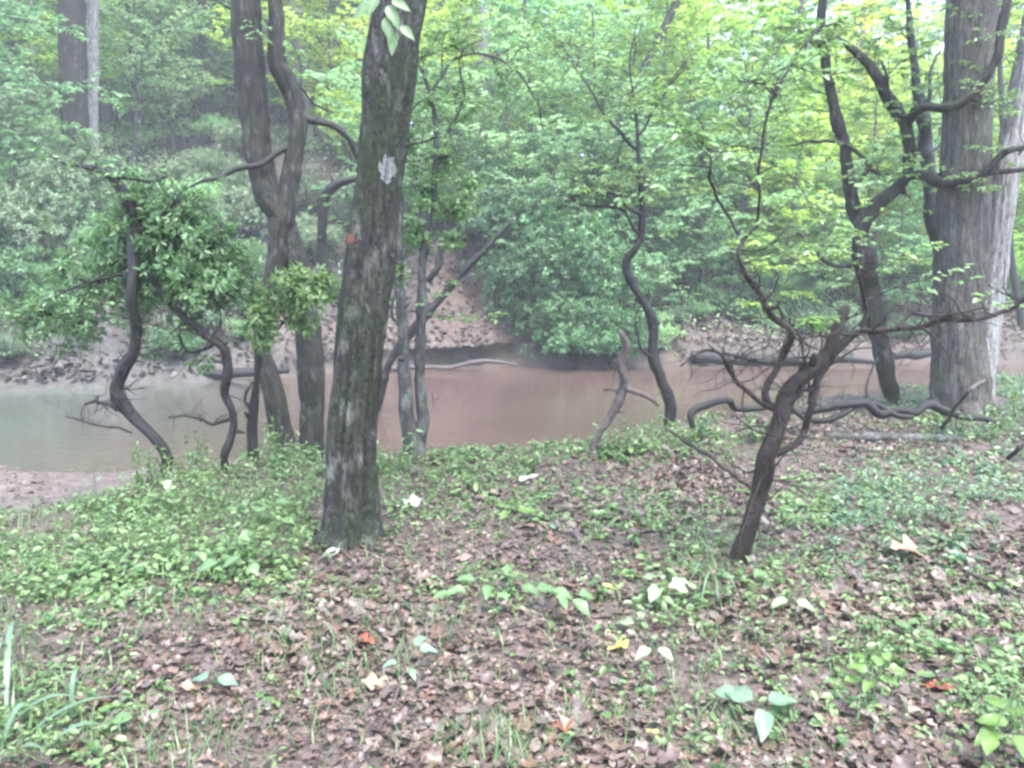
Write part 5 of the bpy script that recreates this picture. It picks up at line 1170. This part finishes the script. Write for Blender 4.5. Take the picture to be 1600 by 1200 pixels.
fallen('orange-tan leaf at the bottom left', 300, 1085, .12, 200, 'dry_tan', .5, 'lobed', 13)
fallen('dark red leaf near the bottom edge right of centre', 880, 1150, .13, 280, 'dry_red', .6, 'lobed', 14)

# ------------------------------------------------------------------ light, air, camera
EL, AZ = math.radians(68), math.radians(150)     # veiled sun high behind the camera's right shoulder
w = bpy.data.worlds.new('World'); sc.world = w; w.use_nodes = True
nt = w.node_tree; bg = nt.nodes['Background']
sky = nt.nodes.new('ShaderNodeTexSky'); sky.sky_type = 'NISHITA'; sky.sun_disc = False
sky.sun_elevation = EL; sky.sun_rotation = AZ; sky.air_density = 1.0; sky.dust_density = 2.0; sky.ozone_density = 1.0
nt.links.new(sky.outputs[0], bg.inputs[0]); bg.inputs[1].default_value = .15
ld = bpy.data.lights.new('sun', 'SUN'); ld.energy = 1.3; ld.angle = math.radians(30); ld.color = (1, .985, .955)
lo = bpy.data.objects.new('sun', ld); C.objects.link(lo)
sd_ = Vector((math.sin(AZ)*math.cos(EL), math.cos(AZ)*math.cos(EL), math.sin(EL)))
lo.rotation_euler = sd_.to_track_quat('Z', 'Y').to_euler()

HAZE = .0024  # added volume, mostly standing in for the veil of a fogged lens
if HAZE:
    mb = MB(); x0, x1, y0, y1, z0, z1 = -230, 230, -80, 340, -6, 46
    mb.add([[x, y, z] for x in (x0, x1) for y in (y0, y1) for z in (z0, z1)], [[0, 1, 3, 2], [4, 6, 7, 5], [0, 4, 5, 1], [2, 3, 7, 6], [0, 2, 6, 4], [1, 5, 7, 3]])
    hm, nt, nd, lk = newmat('haze'); out = nd.new('ShaderNodeOutputMaterial'); pv = nd.new('ShaderNodeVolumePrincipled')
    pv.inputs['Color'].default_value = (.92, .95, .95, 1); pv.inputs['Density'].default_value = HAZE; pv.inputs['Anisotropy'].default_value = 0
    lk.new(pv.outputs[0], out.inputs['Volume'])
    hz = link('haze', mb.mesh('haze', smooth=False), hm); hz['kind'] = 'stuff'; hz['label'] = 'thin added haze, mostly in place of lens veil'; hz['category'] = 'haze'

cam = bpy.data.cameras.new('camera'); co = bpy.data.objects.new('camera', cam); C.objects.link(co)
cam.sensor_width = 36; cam.lens = 36*FPX/1600; cam.clip_start = .05; cam.clip_end = 1500
co.location = (0, 0, CAMZ); co.rotation_euler = (math.pi/2-PITCH, 0, 0)
sc.camera = co
sc.view_settings.view_transform = 'Standard'; sc.view_settings.look = 'None'; sc.view_settings.gamma = 1; sc.view_settings.exposure = 3.12
sc.cycles.use_denoising = True; sc.cycles.max_bounces = 6; sc.cycles.diffuse_bounces = 3; sc.cycles.transmission_bounces = 3; sc.cycles.volume_bounces = 0
sc.cycles.sample_clamp_indirect = 4
sc.cycles.filter_width = 2.8
